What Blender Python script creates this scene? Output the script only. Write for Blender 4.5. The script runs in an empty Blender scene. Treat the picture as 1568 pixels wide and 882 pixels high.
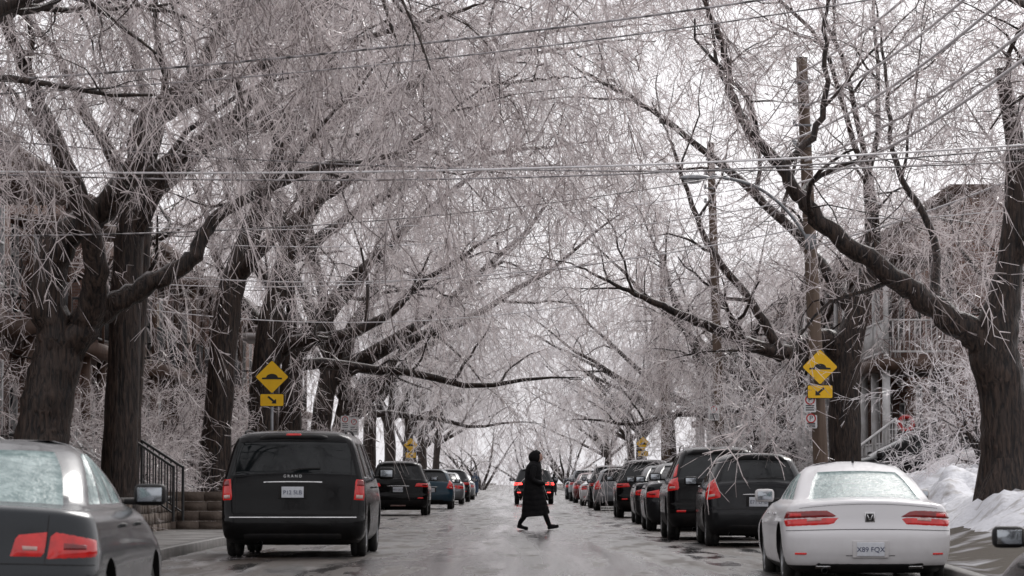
import bpy, bmesh, math, random
import numpy as np
from mathutils import Vector, Matrix, noise as mnoise

scene = bpy.context.scene
COL = scene.collection
R = math.radians

# ------------------------------------------------------------------ materials
def nodes_of(m):
    m.use_nodes = True
    nt = m.node_tree
    return nt, nt.nodes, nt.links, nt.nodes["Principled BSDF"]

def mat(name, c1, c2=None, scale=5.0, rough=0.5, rough2=None, bump=0.0, bscale=None, metal=0.0,
        coat=0.0, detail=6.0, lo=0.35, hi=0.65, stretch=(1, 1, 1), emit=None, estr=0.0, spec=0.5):
    m = bpy.data.materials.new(name)
    nt, N, L, b = nodes_of(m)
    b.inputs["Base Color"].default_value = (*c1, 1)
    b.inputs["Roughness"].default_value = rough
    b.inputs["Metallic"].default_value = metal
    b.inputs["Coat Weight"].default_value = coat
    b.inputs["Coat Roughness"].default_value = 0.06
    b.inputs["Specular IOR Level"].default_value = spec
    tc = N.new("ShaderNodeTexCoord"); mp = N.new("ShaderNodeMapping")
    mp.inputs["Scale"].default_value = stretch
    L.new(tc.outputs["Object"], mp.inputs["Vector"])
    nz = N.new("ShaderNodeTexNoise"); nz.inputs["Scale"].default_value = scale
    nz.inputs["Detail"].default_value = detail
    L.new(mp.outputs[0], nz.inputs["Vector"])
    rmp = N.new("ShaderNodeMapRange")
    rmp.inputs[1].default_value = lo; rmp.inputs[2].default_value = hi
    L.new(nz.outputs["Fac"], rmp.inputs[0])
    if c2 is not None:
        mx = N.new("ShaderNodeMix"); mx.data_type = 'RGBA'
        mx.inputs[6].default_value = (*c1, 1); mx.inputs[7].default_value = (*c2, 1)
        L.new(rmp.outputs[0], mx.inputs[0]); L.new(mx.outputs[2], b.inputs["Base Color"])
    if rough2 is not None:
        mr = N.new("ShaderNodeMapRange"); mr.inputs[3].default_value = rough; mr.inputs[4].default_value = rough2
        L.new(rmp.outputs[0], mr.inputs[0]); L.new(mr.outputs[0], b.inputs["Roughness"])
    if bump > 0:
        n2 = N.new("ShaderNodeTexNoise"); n2.inputs["Scale"].default_value = bscale or scale * 4
        n2.inputs["Detail"].default_value = 5
        L.new(mp.outputs[0], n2.inputs["Vector"])
        bp = N.new("ShaderNodeBump"); bp.inputs["Strength"].default_value = bump
        bp.inputs["Distance"].default_value = 0.03
        L.new(n2.outputs["Fac"], bp.inputs["Height"]); L.new(bp.outputs[0], b.inputs["Normal"])
    if emit:
        b.inputs["Emission Color"].default_value = (*emit, 1)
        b.inputs["Emission Strength"].default_value = estr
    return m

def twig_mat(name, dark, ice, bias=0.0, trans=.42):
    """ice-glazed twig: dark wood seen through clear ice, and light passing through the ice"""
    m = bpy.data.materials.new(name)
    nt, N, L, b = nodes_of(m)
    at = N.new("ShaderNodeAttribute"); at.attribute_name = "tint"
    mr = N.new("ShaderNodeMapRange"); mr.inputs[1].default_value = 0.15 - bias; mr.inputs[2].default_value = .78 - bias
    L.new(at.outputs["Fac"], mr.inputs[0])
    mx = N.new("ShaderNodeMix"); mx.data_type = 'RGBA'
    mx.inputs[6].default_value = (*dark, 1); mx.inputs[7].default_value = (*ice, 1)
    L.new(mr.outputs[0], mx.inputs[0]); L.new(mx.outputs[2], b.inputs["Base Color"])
    b.inputs["Roughness"].default_value = 0.14
    b.inputs["Specular IOR Level"].default_value = 0.8
    tr = N.new("ShaderNodeBsdfTranslucent"); L.new(mx.outputs[2], tr.inputs["Color"])
    ms = N.new("ShaderNodeMixShader"); ms.inputs[0].default_value = trans
    L.new(b.outputs[0], ms.inputs[1]); L.new(tr.outputs[0], ms.inputs[2])
    L.new(ms.outputs[0], N["Material Output"].inputs["Surface"])
    return m

def bark_mat():
    m = bpy.data.materials.new("wet_bark")
    nt, N, L, b = nodes_of(m)
    tc = N.new("ShaderNodeTexCoord"); mp = N.new("ShaderNodeMapping"); mp.inputs["Scale"].default_value = (1, 1, 0.16)
    L.new(tc.outputs["Object"], mp.inputs["Vector"])
    n1 = N.new("ShaderNodeTexNoise"); n1.inputs["Scale"].default_value = 22; n1.inputs["Detail"].default_value = 6
    n1.inputs["Distortion"].default_value = 0.6
    L.new(mp.outputs[0], n1.inputs["Vector"])
    mr = N.new("ShaderNodeMapRange"); mr.inputs[1].default_value = .38; mr.inputs[2].default_value = .66
    L.new(n1.outputs["Fac"], mr.inputs[0])
    mx = N.new("ShaderNodeMix"); mx.data_type = 'RGBA'
    mx.inputs[6].default_value = (0.010, 0.0075, 0.007, 1); mx.inputs[7].default_value = (0.068, 0.046, 0.036, 1)
    L.new(mr.outputs[0], mx.inputs[0])
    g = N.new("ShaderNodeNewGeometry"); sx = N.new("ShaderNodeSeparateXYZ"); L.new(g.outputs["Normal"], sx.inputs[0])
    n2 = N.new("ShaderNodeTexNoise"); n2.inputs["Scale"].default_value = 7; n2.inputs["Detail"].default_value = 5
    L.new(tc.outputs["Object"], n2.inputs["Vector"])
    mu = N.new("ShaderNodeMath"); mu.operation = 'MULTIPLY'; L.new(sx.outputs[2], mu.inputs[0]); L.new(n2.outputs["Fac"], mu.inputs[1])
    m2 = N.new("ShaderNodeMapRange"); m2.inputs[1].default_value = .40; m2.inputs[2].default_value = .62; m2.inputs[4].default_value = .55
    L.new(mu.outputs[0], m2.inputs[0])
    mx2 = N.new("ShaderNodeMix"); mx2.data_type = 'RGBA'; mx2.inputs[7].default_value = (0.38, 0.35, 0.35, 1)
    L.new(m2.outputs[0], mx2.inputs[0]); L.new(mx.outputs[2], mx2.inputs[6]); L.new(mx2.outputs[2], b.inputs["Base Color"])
    b.inputs["Roughness"].default_value = 0.45
    b.inputs["Specular IOR Level"].default_value = 0.3
    bp = N.new("ShaderNodeBump"); bp.inputs["Strength"].default_value = 0.9; bp.inputs["Distance"].default_value = 0.05
    L.new(n1.outputs["Fac"], bp.inputs["Height"]); L.new(bp.outputs[0], b.inputs["Normal"])
    return m

def brick_mat(name, c1, c2, mortar):
    m = bpy.data.materials.new(name)
    nt, N, L, b = nodes_of(m)
    tc = N.new("ShaderNodeTexCoord"); s = N.new("ShaderNodeSeparateXYZ"); L.new(tc.outputs["Object"], s.inputs[0])
    a = N.new("ShaderNodeMath"); a.operation = 'ADD'; L.new(s.outputs[0], a.inputs[0]); L.new(s.outputs[1], a.inputs[1])
    c = N.new("ShaderNodeCombineXYZ"); L.new(a.outputs[0], c.inputs[0]); L.new(s.outputs[2], c.inputs[1])
    br = N.new("ShaderNodeTexBrick"); br.inputs["Scale"].default_value = 1.0
    br.inputs["Brick Width"].default_value = 0.22; br.inputs["Row Height"].default_value = 0.075
    br.inputs["Mortar Size"].default_value = 0.008
    br.inputs["Color1"].default_value = (*c1, 1); br.inputs["Color2"].default_value = (*c2, 1); br.inputs["Mortar"].default_value = (*mortar, 1)
    L.new(c.outputs[0], br.inputs["Vector"]); L.new(br.outputs["Color"], b.inputs["Base Color"])
    b.inputs["Roughness"].default_value = 0.85
    return m

M = {}
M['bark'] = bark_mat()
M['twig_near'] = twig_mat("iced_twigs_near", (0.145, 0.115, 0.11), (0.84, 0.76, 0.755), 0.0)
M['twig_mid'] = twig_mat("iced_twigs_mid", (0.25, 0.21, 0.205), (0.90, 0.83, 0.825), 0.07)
M['twig_far_haze'] = twig_mat("iced_twigs_far_haze", (0.52, 0.48, 0.48), (0.93, 0.89, 0.90), 0.12)  # distance haze put into the twig colour as a paler tone, no fog volume
M['grass'] = mat("dead_grass_and_slush", (0.055, 0.042, 0.028), (0.42, 0.42, 0.44), 0.9, rough=.9, lo=.54, hi=.68, bump=.6, bscale=9)
M['kerb'] = mat("kerb_concrete", (0.16, 0.15, 0.14), (0.08, 0.075, 0.07), 3, rough=.6, bump=.3)
M['pave'] = mat("pavement_concrete", (0.13, 0.12, 0.11), (0.06, 0.052, 0.046), 1.6, rough=.35, rough2=.7, bump=.2)
M['snow'] = mat("old_snow", (0.72, 0.73, 0.77), (0.34, 0.32, 0.31), 3.2, rough=.7, lo=.50, hi=.72, bump=.8, bscale=11)
M['pole'] = mat("weathered_pole_wood", (0.085, 0.055, 0.038), (0.16, 0.115, 0.085), 9, rough=.75, stretch=(1, 1, .08), bump=.4)
M['wire'] = mat("iced_cable", (0.05, 0.045, 0.045), (0.45, 0.42, 0.43), 6, rough=.3, lo=.4, hi=.6)
M['wire2'] = mat("bright_iced_cable", (0.6, 0.57, 0.58), (0.88, 0.86, 0.87), 6, rough=.3)
M['galv'] = mat("galvanised_steel", (0.30, 0.31, 0.32), (0.20, 0.2, 0.21), 8, rough=.45, metal=.6)
M['brick1'] = brick_mat("dark_brick", (0.115, 0.055, 0.038), (0.075, 0.038, 0.029), (0.11, 0.09, 0.08))
M['brick2'] = brick_mat("red_brown_brick", (0.17, 0.08, 0.052), (0.11, 0.056, 0.04), (0.15, 0.13, 0.115))
M['brick3'] = brick_mat("buff_brick", (0.20, 0.15, 0.11), (0.16, 0.11, 0.08), (0.2, 0.18, 0.16))
M['white'] = mat("white_paint", (0.66, 0.66, 0.66), (0.5, 0.49, 0.48), 4, rough=.5)
M['brownwood'] = mat("brown_painted_wood", (0.06, 0.034, 0.023), (0.095, 0.055, 0.038), 5, rough=.6)
M['iron'] = mat("black_wrought_iron", (0.012, 0.012, 0.013), (0.02, 0.02, 0.02), 10, rough=.4)
M['winglass'] = mat("house_glass", (0.02, 0.024, 0.028), (0.05, 0.055, 0.06), 0.7, rough=.08)
M['stone'] = mat("stone_blocks", (0.10, 0.075, 0.06), (0.17, 0.135, 0.11), 4, rough=.85, bump=.6)
M['yellow'] = mat("yellow_sign_face", (0.95, 0.56, 0.010), (0.88, 0.50, 0.010), 6, rough=.4)
M['black'] = mat("black_sign_ink", (0.012, 0.012, 0.012), (0.02, 0.02, 0.02), 9, rough=.5)
M['signwhite'] = mat("white_sign_face", (0.75, 0.75, 0.75), (0.65, 0.65, 0.65), 8, rough=.4)
M['redink'] = mat("red_sign_ink", (0.5, 0.02, 0.02), (0.42, 0.02, 0.02), 8, rough=.4)
M['rubber'] = mat("tyre_rubber", (0.014, 0.014, 0.014), (0.035, 0.033, 0.03), 14, rough=.8, bump=.3)
M['plastic'] = mat("black_trim_plastic", (0.010, 0.010, 0.011), (0.020, 0.018, 0.017), 7, rough=.55, spec=.25)
M['rim'] = mat("alloy_rim", (0.35, 0.36, 0.37), (0.22, 0.22, 0.22), 12, rough=.35, metal=.8)
M['chrome'] = mat("chrome_trim", (0.7, 0.7, 0.7), (0.6, 0.6, 0.6), 8, rough=.12, metal=1)
M['glass'] = mat("car_glass_dark", (0.005, 0.007, 0.008), (0.018, 0.021, 0.022), 2.5, rough=.05, rough2=.16, lo=.45, hi=.7, spec=.4)
M['glassfrost'] = mat("car_glass_iced", (0.13, 0.205, 0.20), (0.36, 0.455, 0.445), 11, rough=.15, rough2=.4, lo=.38, hi=.70, detail=9, bump=.25, bscale=40)
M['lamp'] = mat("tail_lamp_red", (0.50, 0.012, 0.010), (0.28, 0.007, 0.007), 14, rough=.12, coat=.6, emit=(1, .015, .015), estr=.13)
M['lampd'] = mat("tail_lamp_dark_red", (0.26, 0.008, 0.008), (0.16, 0.005, 0.006), 14, rough=.12, coat=.6)
M['lampc'] = mat("tail_lamp_clear", (0.62, 0.46, 0.42), (0.5, 0.28, 0.25), 20, rough=.12, coat=.6)
M['lamplit'] = mat("tail_lamp_lit", (0.8, 0.05, 0.04), (0.8, 0.05, 0.04), 5, rough=.3, emit=(1, .06, .05), estr=4.0)
M['plate'] = mat("licence_plate_white", (0.62, 0.64, 0.68), (0.55, 0.57, 0.6), 20, rough=.4)
M['ink'] = mat("plate_ink_navy", (0.02, 0.03, 0.09), (0.03, 0.04, 0.1), 20, rough=.5)
M['mirrorglass'] = mat("mirror_glass", (0.4, 0.43, 0.45), (0.3, 0.32, 0.35), 6, rough=.08, metal=1)
M['coat'] = mat("black_quilted_coat", (0.004, 0.004, 0.005), (0.009, 0.008, 0.009), 12, rough=.75, bump=.3, spec=.18)
M['bluecoat'] = mat("navy_jacket", (0.015, 0.04, 0.08), (0.01, 0.03, 0.06), 8, rough=.7)
M['skin'] = mat("skin", (0.42, 0.26, 0.20), (0.5, 0.31, 0.25), 10, rough=.5)

def paint(name, c, dirt=(0.07, 0.065, 0.06), metal=0.0, rough=.3, coat=.45, spec=.3, dmul=.8):
    m = bpy.data.materials.new(name)
    nt, N, L, b = nodes_of(m)
    tc = N.new("ShaderNodeTexCoord"); s = N.new("ShaderNodeSeparateXYZ"); L.new(tc.outputs["Object"], s.inputs[0])
    nz = N.new("ShaderNodeTexNoise"); nz.inputs["Scale"].default_value = 5; nz.inputs["Detail"].default_value = 7
    L.new(tc.outputs["Object"], nz.inputs["Vector"])
    mr = N.new("ShaderNodeMapRange"); mr.inputs[1].default_value = 0.70; mr.inputs[2].default_value = 0.15; mr.inputs[4].default_value = dmul
    L.new(s.outputs[2], mr.inputs[0])
    mu = N.new("ShaderNodeMath"); mu.operation = 'MULTIPLY'; L.new(mr.outputs[0], mu.inputs[0]); L.new(nz.outputs["Fac"], mu.inputs[1])
    mx = N.new("ShaderNodeMix"); mx.data_type = 'RGBA'; mx.inputs[6].default_value = (*c, 1); mx.inputs[7].default_value = (*dirt, 1)
    L.new(mu.outputs[0], mx.inputs[0]); L.new(mx.outputs[2], b.inputs["Base Color"])
    r2 = N.new("ShaderNodeMapRange"); r2.inputs[3].default_value = rough; r2.inputs[4].default_value = .75
    L.new(mu.outputs[0], r2.inputs[0]); L.new(r2.outputs[0], b.inputs["Roughness"])
    b.inputs["Metallic"].default_value = metal; b.inputs["Specular IOR Level"].default_value = spec
    b.inputs["Coat Weight"].default_value = coat; b.inputs["Coat Roughness"].default_value = .05
    v = N.new("ShaderNodeTexNoise"); v.inputs["Scale"].default_value = 70; v.inputs["Detail"].default_value = 1
    L.new(tc.outputs["Object"], v.inputs["Vector"])
    bp = N.new("ShaderNodeBump"); bp.inputs["Strength"].default_value = .06; bp.inputs["Distance"].default_value = .003
    L.new(v.outputs["Fac"], bp.inputs["Height"]); L.new(bp.outputs[0], b.inputs["Normal"])
    return m
M['p_black'] = paint("black_paint", (0.002, 0.002, 0.0025), dirt=(.012, .011, .010), spec=.12, coat=.22, rough=.2)
M['p_dark'] = paint("charcoal_paint", (0.009, 0.010, 0.012), dirt=(.025, .022, .02), rough=.22, coat=.3, spec=.2)
M['p_grey'] = paint("graphite_metallic_paint", (0.014, 0.018, 0.022), dirt=(.03, .028, .026), metal=.1, rough=.25, coat=.35)
M['p_white'] = paint("white_car_paint", (0.70, 0.69, 0.70), dirt=(0.28, 0.26, 0.24), rough=.3)
M['p_blue'] = paint("blue_car_paint", (0.005, 0.038, 0.065), coat=.3)
M['p_silver'] = paint("silver_car_paint", (0.20, 0.21, 0.22), metal=.3)
M['p_red'] = paint("maroon_car_paint", (0.12, 0.012, 0.012))

def asphalt():
    m = bpy.data.materials.new("wet_asphalt")
    nt, N, L, b = nodes_of(m)
    tc = N.new("ShaderNodeTexCoord")
    def nz(scale, st=(1, 1, 1), det=6):
        mp = N.new("ShaderNodeMapping"); mp.inputs["Scale"].default_value = st
        L.new(tc.outputs["Object"], mp.inputs["Vector"])
        n = N.new("ShaderNodeTexNoise"); n.inputs["Scale"].default_value = scale; n.inputs["Detail"].default_value = det
        L.new(mp.outputs[0], n.inputs["Vector"]); return n
    big = nz(.8, (1, .09, 1), 4); fine = nz(70, (1, 1, 1), 3); track = nz(1.0, (1.1, .03, 1), 5); deb = nz(2.4, (1, .14, 1), 10); slush = nz(1.6, (1, .10, 1), 9)
    mx = N.new("ShaderNodeMix"); mx.data_type = 'RGBA'
    mx.inputs[6].default_value = (0.030, 0.029, 0.029, 1); mx.inputs[7].default_value = (0.088, 0.085, 0.083, 1)
    mr = N.new("ShaderNodeMapRange"); mr.inputs[1].default_value = .35; mr.inputs[2].default_value = .65
    L.new(big.outputs["Fac"], mr.inputs[0]); L.new(mr.outputs[0], mx.inputs[0])
    s = N.new("ShaderNodeSeparateXYZ"); L.new(tc.outputs["Object"], s.inputs[0])
    ab = N.new("ShaderNodeMath"); ab.operation = 'ABSOLUTE'; L.new(s.outputs[0], ab.inputs[0])
    e = N.new("ShaderNodeMapRange"); e.inputs[1].default_value = .2; e.inputs[2].default_value = 3.2; e.inputs[4].default_value = .2
    L.new(ab.outputs[0], e.inputs[0])
    ad = N.new("ShaderNodeMath"); ad.operation = 'ADD'; L.new(e.outputs[0], ad.inputs[0]); L.new(deb.outputs["Fac"], ad.inputs[1])
    th = N.new("ShaderNodeMapRange"); th.inputs[1].default_value = .58; th.inputs[2].default_value = .72; th.inputs[4].default_value = .9
    L.new(ad.outputs[0], th.inputs[0])
    mx2 = N.new("ShaderNodeMix"); mx2.data_type = 'RGBA'; mx2.inputs[7].default_value = (0.042, 0.029, 0.021, 1)
    L.new(mx.outputs[2], mx2.inputs[6]); L.new(th.outputs[0], mx2.inputs[0])
    sl = N.new("ShaderNodeMapRange"); sl.inputs[1].default_value = .60; sl.inputs[2].default_value = .70; sl.inputs[4].default_value = .5
    L.new(slush.outputs["Fac"], sl.inputs[0])
    mx3 = N.new("ShaderNodeMix"); mx3.data_type = 'RGBA'; mx3.inputs[7].default_value = (0.36, 0.35, 0.35, 1)
    L.new(mx2.outputs[2], mx3.inputs[6]); L.new(sl.outputs[0], mx3.inputs[0]); L.new(mx3.outputs[2], b.inputs["Base Color"])
    rr = N.new("ShaderNodeMapRange"); rr.inputs[1].default_value = .4; rr.inputs[2].default_value = .6; rr.inputs[3].default_value = .06; rr.inputs[4].default_value = .36
    L.new(track.outputs["Fac"], rr.inputs[0])
    r3 = N.new("ShaderNodeMath"); r3.operation = 'MULTIPLY_ADD'; r3.inputs[1].default_value = .35
    L.new(th.outputs[0], r3.inputs[0]); L.new(rr.outputs[0], r3.inputs[2]); L.new(r3.outputs[0], b.inputs["Roughness"])
    bp = N.new("ShaderNodeBump"); bp.inputs["Strength"].default_value = .3; bp.inputs["Distance"].default_value = .005
    L.new(fine.outputs["Fac"], bp.inputs["Height"]); L.new(bp.outputs[0], b.inputs["Normal"])
    return m
M['asphalt'] = asphalt()

# ------------------------------------------------------------------ mesh helpers
class Acc:
    def __init__(s): s.V = []; s.Q = []; s.n = 0
    def add(s, v, q):
        v = np.asarray(v, float).reshape(-1, 3); q = np.asarray(q, int).reshape(-1, 4)
        s.V.append(v); s.Q.append(q + s.n); s.n += len(v)
    def arrays(s):
        return np.concatenate(s.V), np.concatenate(s.Q)

def quad_mesh(name, V, Q, material, smooth=False):
    me = bpy.data.meshes.new(name)
    me.vertices.add(len(V)); me.vertices.foreach_set("co", np.ascontiguousarray(V, dtype=np.float32).ravel())
    me.loops.add(Q.size); me.loops.foreach_set("vertex_index", np.ascontiguousarray(Q, dtype=np.int32).ravel())
    me.polygons.add(len(Q)); me.polygons.foreach_set("loop_start", np.arange(0, Q.size, 4, dtype=np.int32))
    me.update(calc_edges=True)
    if smooth: me.polygons.foreach_set("use_smooth", np.ones(len(Q), dtype=bool))
    mats = material if isinstance(material, (list, tuple)) else [material]
    for m in mats: me.materials.append(m)
    return me

def obj(name, me, parent=None, loc=None):
    o = bpy.data.objects.new(name, me); COL.objects.link(o)
    if parent: o.parent = parent
    if loc is not None: o.location = loc
    return o
def empty(name, loc=(0, 0, 0), rz=0.0, sc=1.0):
    o = bpy.data.objects.new(name, None); COL.objects.link(o)
    o.location = loc; o.rotation_euler = (0, 0, rz); o.scale = (sc, sc, sc); o.empty_display_size = .3
    return o

BOXQ = np.array([[0, 1, 3, 2], [4, 6, 7, 5], [0, 4, 5, 1], [2, 3, 7, 6], [0, 2, 6, 4], [1, 5, 7, 3]])
def box(a, x0, x1, y0, y1, z0, z1):
    if x0 > x1: x0, x1 = x1, x0
    if y0 > y1: y0, y1 = y1, y0
    v = [(x, y, z) for x in (x0, x1) for y in (y0, y1) for z in (z0, z1)]
    a.add(v, BOXQ)
def accobj(name, a, m, parent=None, loc=None, smooth=False):
    V, Q = a.arrays(); return obj(name, quad_mesh(name, V, Q, m, smooth), parent, loc)

def tube(a, pts, rad, k=6, rough=0.0, rng=None):
    pts = np.asarray(pts, float); n = len(pts); rad = np.broadcast_to(np.asarray(rad, float), (n,))
    t = np.gradient(pts, axis=0); t /= (np.linalg.norm(t, axis=1, keepdims=True) + 1e-9)
    mean = t.mean(0); ref = np.eye(3)[np.argmin(np.abs(mean))]
    n1 = np.cross(t, ref); n1 /= (np.linalg.norm(n1, axis=1, keepdims=True) + 1e-9); n2 = np.cross(t, n1)
    ang = np.linspace(0, 2 * np.pi, k, endpoint=False)
    rr = np.repeat(rad[:, None], k, 1)
    if rough and rng is not None: rr = rr * (1 + rng.normal(0, rough, (n, k)))
    V = pts[:, None, :] + rr[:, :, None] * (np.cos(ang)[None, :, None] * n1[:, None, :] + np.sin(ang)[None, :, None] * n2[:, None, :])
    i = np.arange(n - 1)[:, None]; j = np.arange(k)[None, :]; j2 = (j + 1) % k
    Q = np.stack(np.broadcast_arrays(i * k + j, i * k + j2, (i + 1) * k + j2, (i + 1) * k + j), -1).reshape(-1, 4)
    a.add(V.reshape(-1, 3), Q)

def catmull(P, m=5):
    P = np.asarray(P, float); n = len(P); out = []
    E = np.vstack([2 * P[0] - P[1], P, 2 * P[-1] - P[-2]])
    for i in range(n - 1):
        p0, p1, p2, p3 = E[i], E[i + 1], E[i + 2], E[i + 3]
        for t in np.linspace(0, 1, m, endpoint=False):
            out.append(.5 * ((2 * p1) + (-p0 + p2) * t + (2 * p0 - 5 * p1 + 4 * p2 - p3) * t * t + (-p0 + 3 * p1 - 3 * p2 + p3) * t ** 3))
    out.append(P[-1]); return np.array(out)

def sstep(a, b, x):
    t = min(1, max(0, (x - a) / (b - a))); return t * t * (3 - 2 * t)

def poly_obj(name, pts, thick, m, parent=None, y=0.0):
    n = len(pts)
    v = [(p[0], y, p[1]) for p in pts] + [(p[0], y + thick, p[1]) for p in pts]
    f = [tuple(range(n)), tuple(range(2 * n - 1, n - 1, -1))] + [(i, i + n, (i + 1) % n + n, (i + 1) % n) for i in range(n)]
    me = bpy.data.meshes.new(name); me.from_pydata(v, [], f)
    bm = bmesh.new(); bm.from_mesh(me); bmesh.ops.recalc_face_normals(bm, faces=bm.faces); bm.to_mesh(me); bm.free()
    me.materials.append(m)
    return obj(name, me, parent)

# ------------------------------------------------------------------ terrain
def gz(x, y):
    z = -0.16 + 0.16 * sstep(28, 46, y)
    z -= 0.26 * sstep(2.0, 3.2, x) * (1 - sstep(25, 32, y))
    return z
YL = list(np.arange(-20, 80, 3.0)) + list(np.arange(80, 300, 12.0)) + [300, 400, 600, 900]
def strip(name, xs, zf, m, yl=YL, smooth=True):
    V = []
    for y in yl:
        for x in xs: V.append((x, y, zf(x, y)))
    nx = len(xs); Q = [(j * nx + i, j * nx + i + 1, (j + 1) * nx + i + 1, (j + 1) * nx + i) for j in range(len(yl) - 1) for i in range(nx - 1)]
    return obj(name, quad_mesh(name, np.array(V), np.array(Q), m, smooth))
def groundz(x, y):
    b = gz(min(max(x, -4), 4), y)
    if abs(x) < 4.99: return b - .03
    if x < 0:
        if x > -6.75: return b + .115
        return b + .58 + .08 * mnoise.noise(Vector((x * .4, y * .3, 0)))
    h = .11 + .52 * sstep(5.2, 7.8, x) * (1 - sstep(66, 80, y) * .45)
    return b + h + (.07 * mnoise.noise(Vector((x * .9, y * .5, 3))) if x > 5.2 else 0)
gx = [-500, -200, -80, -40, -25, -15, -11, -9, -8, -7, -6.76, -6.74, -6, -5.0, -4.98, -2, 0, 2, 4.98, 5.0, 5.4, 5.8, 6.3, 6.8, 7.4, 8, 9, 11, 15, 25, 40, 80, 200, 500]
strip("ground", gx, groundz, M['grass'])
strip("road", list(np.linspace(-4.86, 4.86, 13)), lambda x, y: gz(x, y), M['asphalt'])
def kerb(side):
    x0, x1 = side * 4.84, side * 5.02
    prof = [(x0, -.05), (x0 + side * .01, .125), (x0 + side * .03, .14), (x1, .14), (x1, -.05)]
    V = [(p[0], y, gz(max(-4, min(4, p[0])), y) + p[1]) for y in YL for p in prof]; n = len(prof)
    Q = [(j * n + i, j * n + i + 1, (j + 1) * n + i + 1, (j + 1) * n + i) for j in range(len(YL) - 1) for i in range(n - 1)]
    obj("kerb", quad_mesh("kerb", np.array(V), np.array(Q), M['kerb']))
kerb(-1); kerb(1)
strip("pavement", [-6.7, -6, -5.03], lambda x, y: gz(-4, y) + .132, M['pave'])

def snow_bank():
    xs = np.linspace(5.3, 11, 70); ys = np.linspace(38, 70, 130); V = []
    for y in ys:
        for x in xs:
            lump = mnoise.fractal(Vector((x * 1.1, y * .5, 5)), .9, 2, 6)
            edge = .35 * mnoise.noise(Vector((0, y * .7, 2)))
            e = sstep(6.0 + edge, 7.2 + edge, x) * (1 - sstep(8.8, 11, x)) * sstep(41, 48, y) * (1 - sstep(62, 70, y))
            h = e * (.30 + .34 * lump + .25 * sstep(52, 60, y)) + .05 * mnoise.noise(Vector((x * 5, y * 4, 1))) * e - .10 * (1 - e)
            V.append((x, y, groundz(x, y) + h))
    nx = len(xs); Q = [(j * nx + i, j * nx + i + 1, (j + 1) * nx + i + 1, (j + 1) * nx + i) for j in range(len(ys) - 1) for i in range(nx - 1)]
    obj("snow_bank", quad_mesh("snow_bank", np.array(V), np.array(Q), M['snow'], True))
snow_bank()

# ------------------------------------------------------------------ trees
def make_spray(rng, wmul=1.0, ntw=3, sub=3, nst=5):
    segs = []
    def chain(p, d, L, n, w, wig):
        pts = [p]; d = d / np.linalg.norm(d)
        for i in range(n):
            d = d + rng.normal(0, wig, 3); d /= np.linalg.norm(d); q = pts[-1] + d * L / n
            segs.append((pts[-1], q, w * (1 - .5 * i / n), w * (1 - .5 * (i + 1) / n))); pts.append(q)
        return pts
    stem = chain(np.zeros(3), np.array([1., 0, 0]), 1.2, nst, .016 * wmul, .17)
    for i in range(1, len(stem)):
        for k in range(ntw):
            s = stem[i] + (stem[i - 1] - stem[i]) * rng.random()
            d = np.array([.6, 0, 0]) + rng.normal(0, .55, 3)
            tw = chain(s, d, rng.uniform(.28, .6), 3, .0125 * wmul, .28)
            for j in range(1, len(tw)):
                for _ in range(rng.integers(0, sub)):
                    chain(tw[j], (tw[j] - tw[j - 1]) * 6 + rng.normal(0, .5, 3), rng.uniform(.08, .22), 1, .0105 * wmul, .1)
    V = []
    for p, q, w0, w1 in segs:
        t = q - p; t = t / (np.linalg.norm(t) + 1e-9); r = np.cross(t, rng.normal(0, 1, 3)); r /= np.linalg.norm(r) + 1e-9
        V += [p - r * w0 / 2, p + r * w0 / 2, q + r * w1 / 2, q - r * w1 / 2]
    return np.array(V)
rs = np.random.default_rng(7)
SPR = [make_spray(rs) for _ in range(8)]
SPR_F = [make_spray(rs, 2.1, 3, 1, 4) for _ in range(6)]

def twigs_mesh(name, sprays, m, rng, droop=.22, bank=None):
    bank = bank or SPR
    allV = []; tint = []
    P = np.array([s[0] for s in sprays]); D = np.array([s[1] for s in sprays]); S = np.array([s[2] for s in sprays])
    D /= np.linalg.norm(D, axis=1, keepdims=True) + 1e-9
    A = np.cross(D, rng.normal(0, 1, D.shape)); A /= np.linalg.norm(A, axis=1, keepdims=True) + 1e-9
    B = np.cross(D, A); idx = rng.integers(0, len(bank), len(P))
    for k, sv in enumerate(bank):
        s = np.where(idx == k)[0]
        if not len(s): continue
        Rm = np.stack([D[s], A[s], B[s]], axis=2)
        W = np.einsum('nij,vj->nvi', Rm, sv) * S[s][:, None, None]
        h2 = W[:, :, 0] ** 2 + W[:, :, 1] ** 2
        W[:, :, 2] -= droop * h2
        W += P[s][:, None, :]
        nq = sv.shape[0] // 4
        tn = np.clip(rng.random(len(s))[:, None] * .55 + rng.random((len(s), nq)) * .45, 0, 1)
        allV.append(W.reshape(-1, 3)); tint.append(np.repeat(tn.ravel(), 4))
    V = np.concatenate(allV); tt = np.concatenate(tint)
    Q = np.arange(len(V)).reshape(-1, 4)
    me = quad_mesh(name, V, Q, m)
    at = me.attributes.new("tint", 'FLOAT', 'POINT'); at.data.foreach_set("value", tt.astype(np.float32))
    return me

def branch_path(p, d, L, n, wig, lift, rng):
    pts = [np.array(p, float)]; d = np.array(d, float); d /= np.linalg.norm(d)
    for i in range(n):
        d = d + rng.normal(0, wig, 3) + np.array([0, 0, lift * (1 - 2.0 * i / n)]); d /= np.linalg.norm(d)
        pts.append(pts[-1] + d * L / n)
    return np.array(pts)

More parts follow.
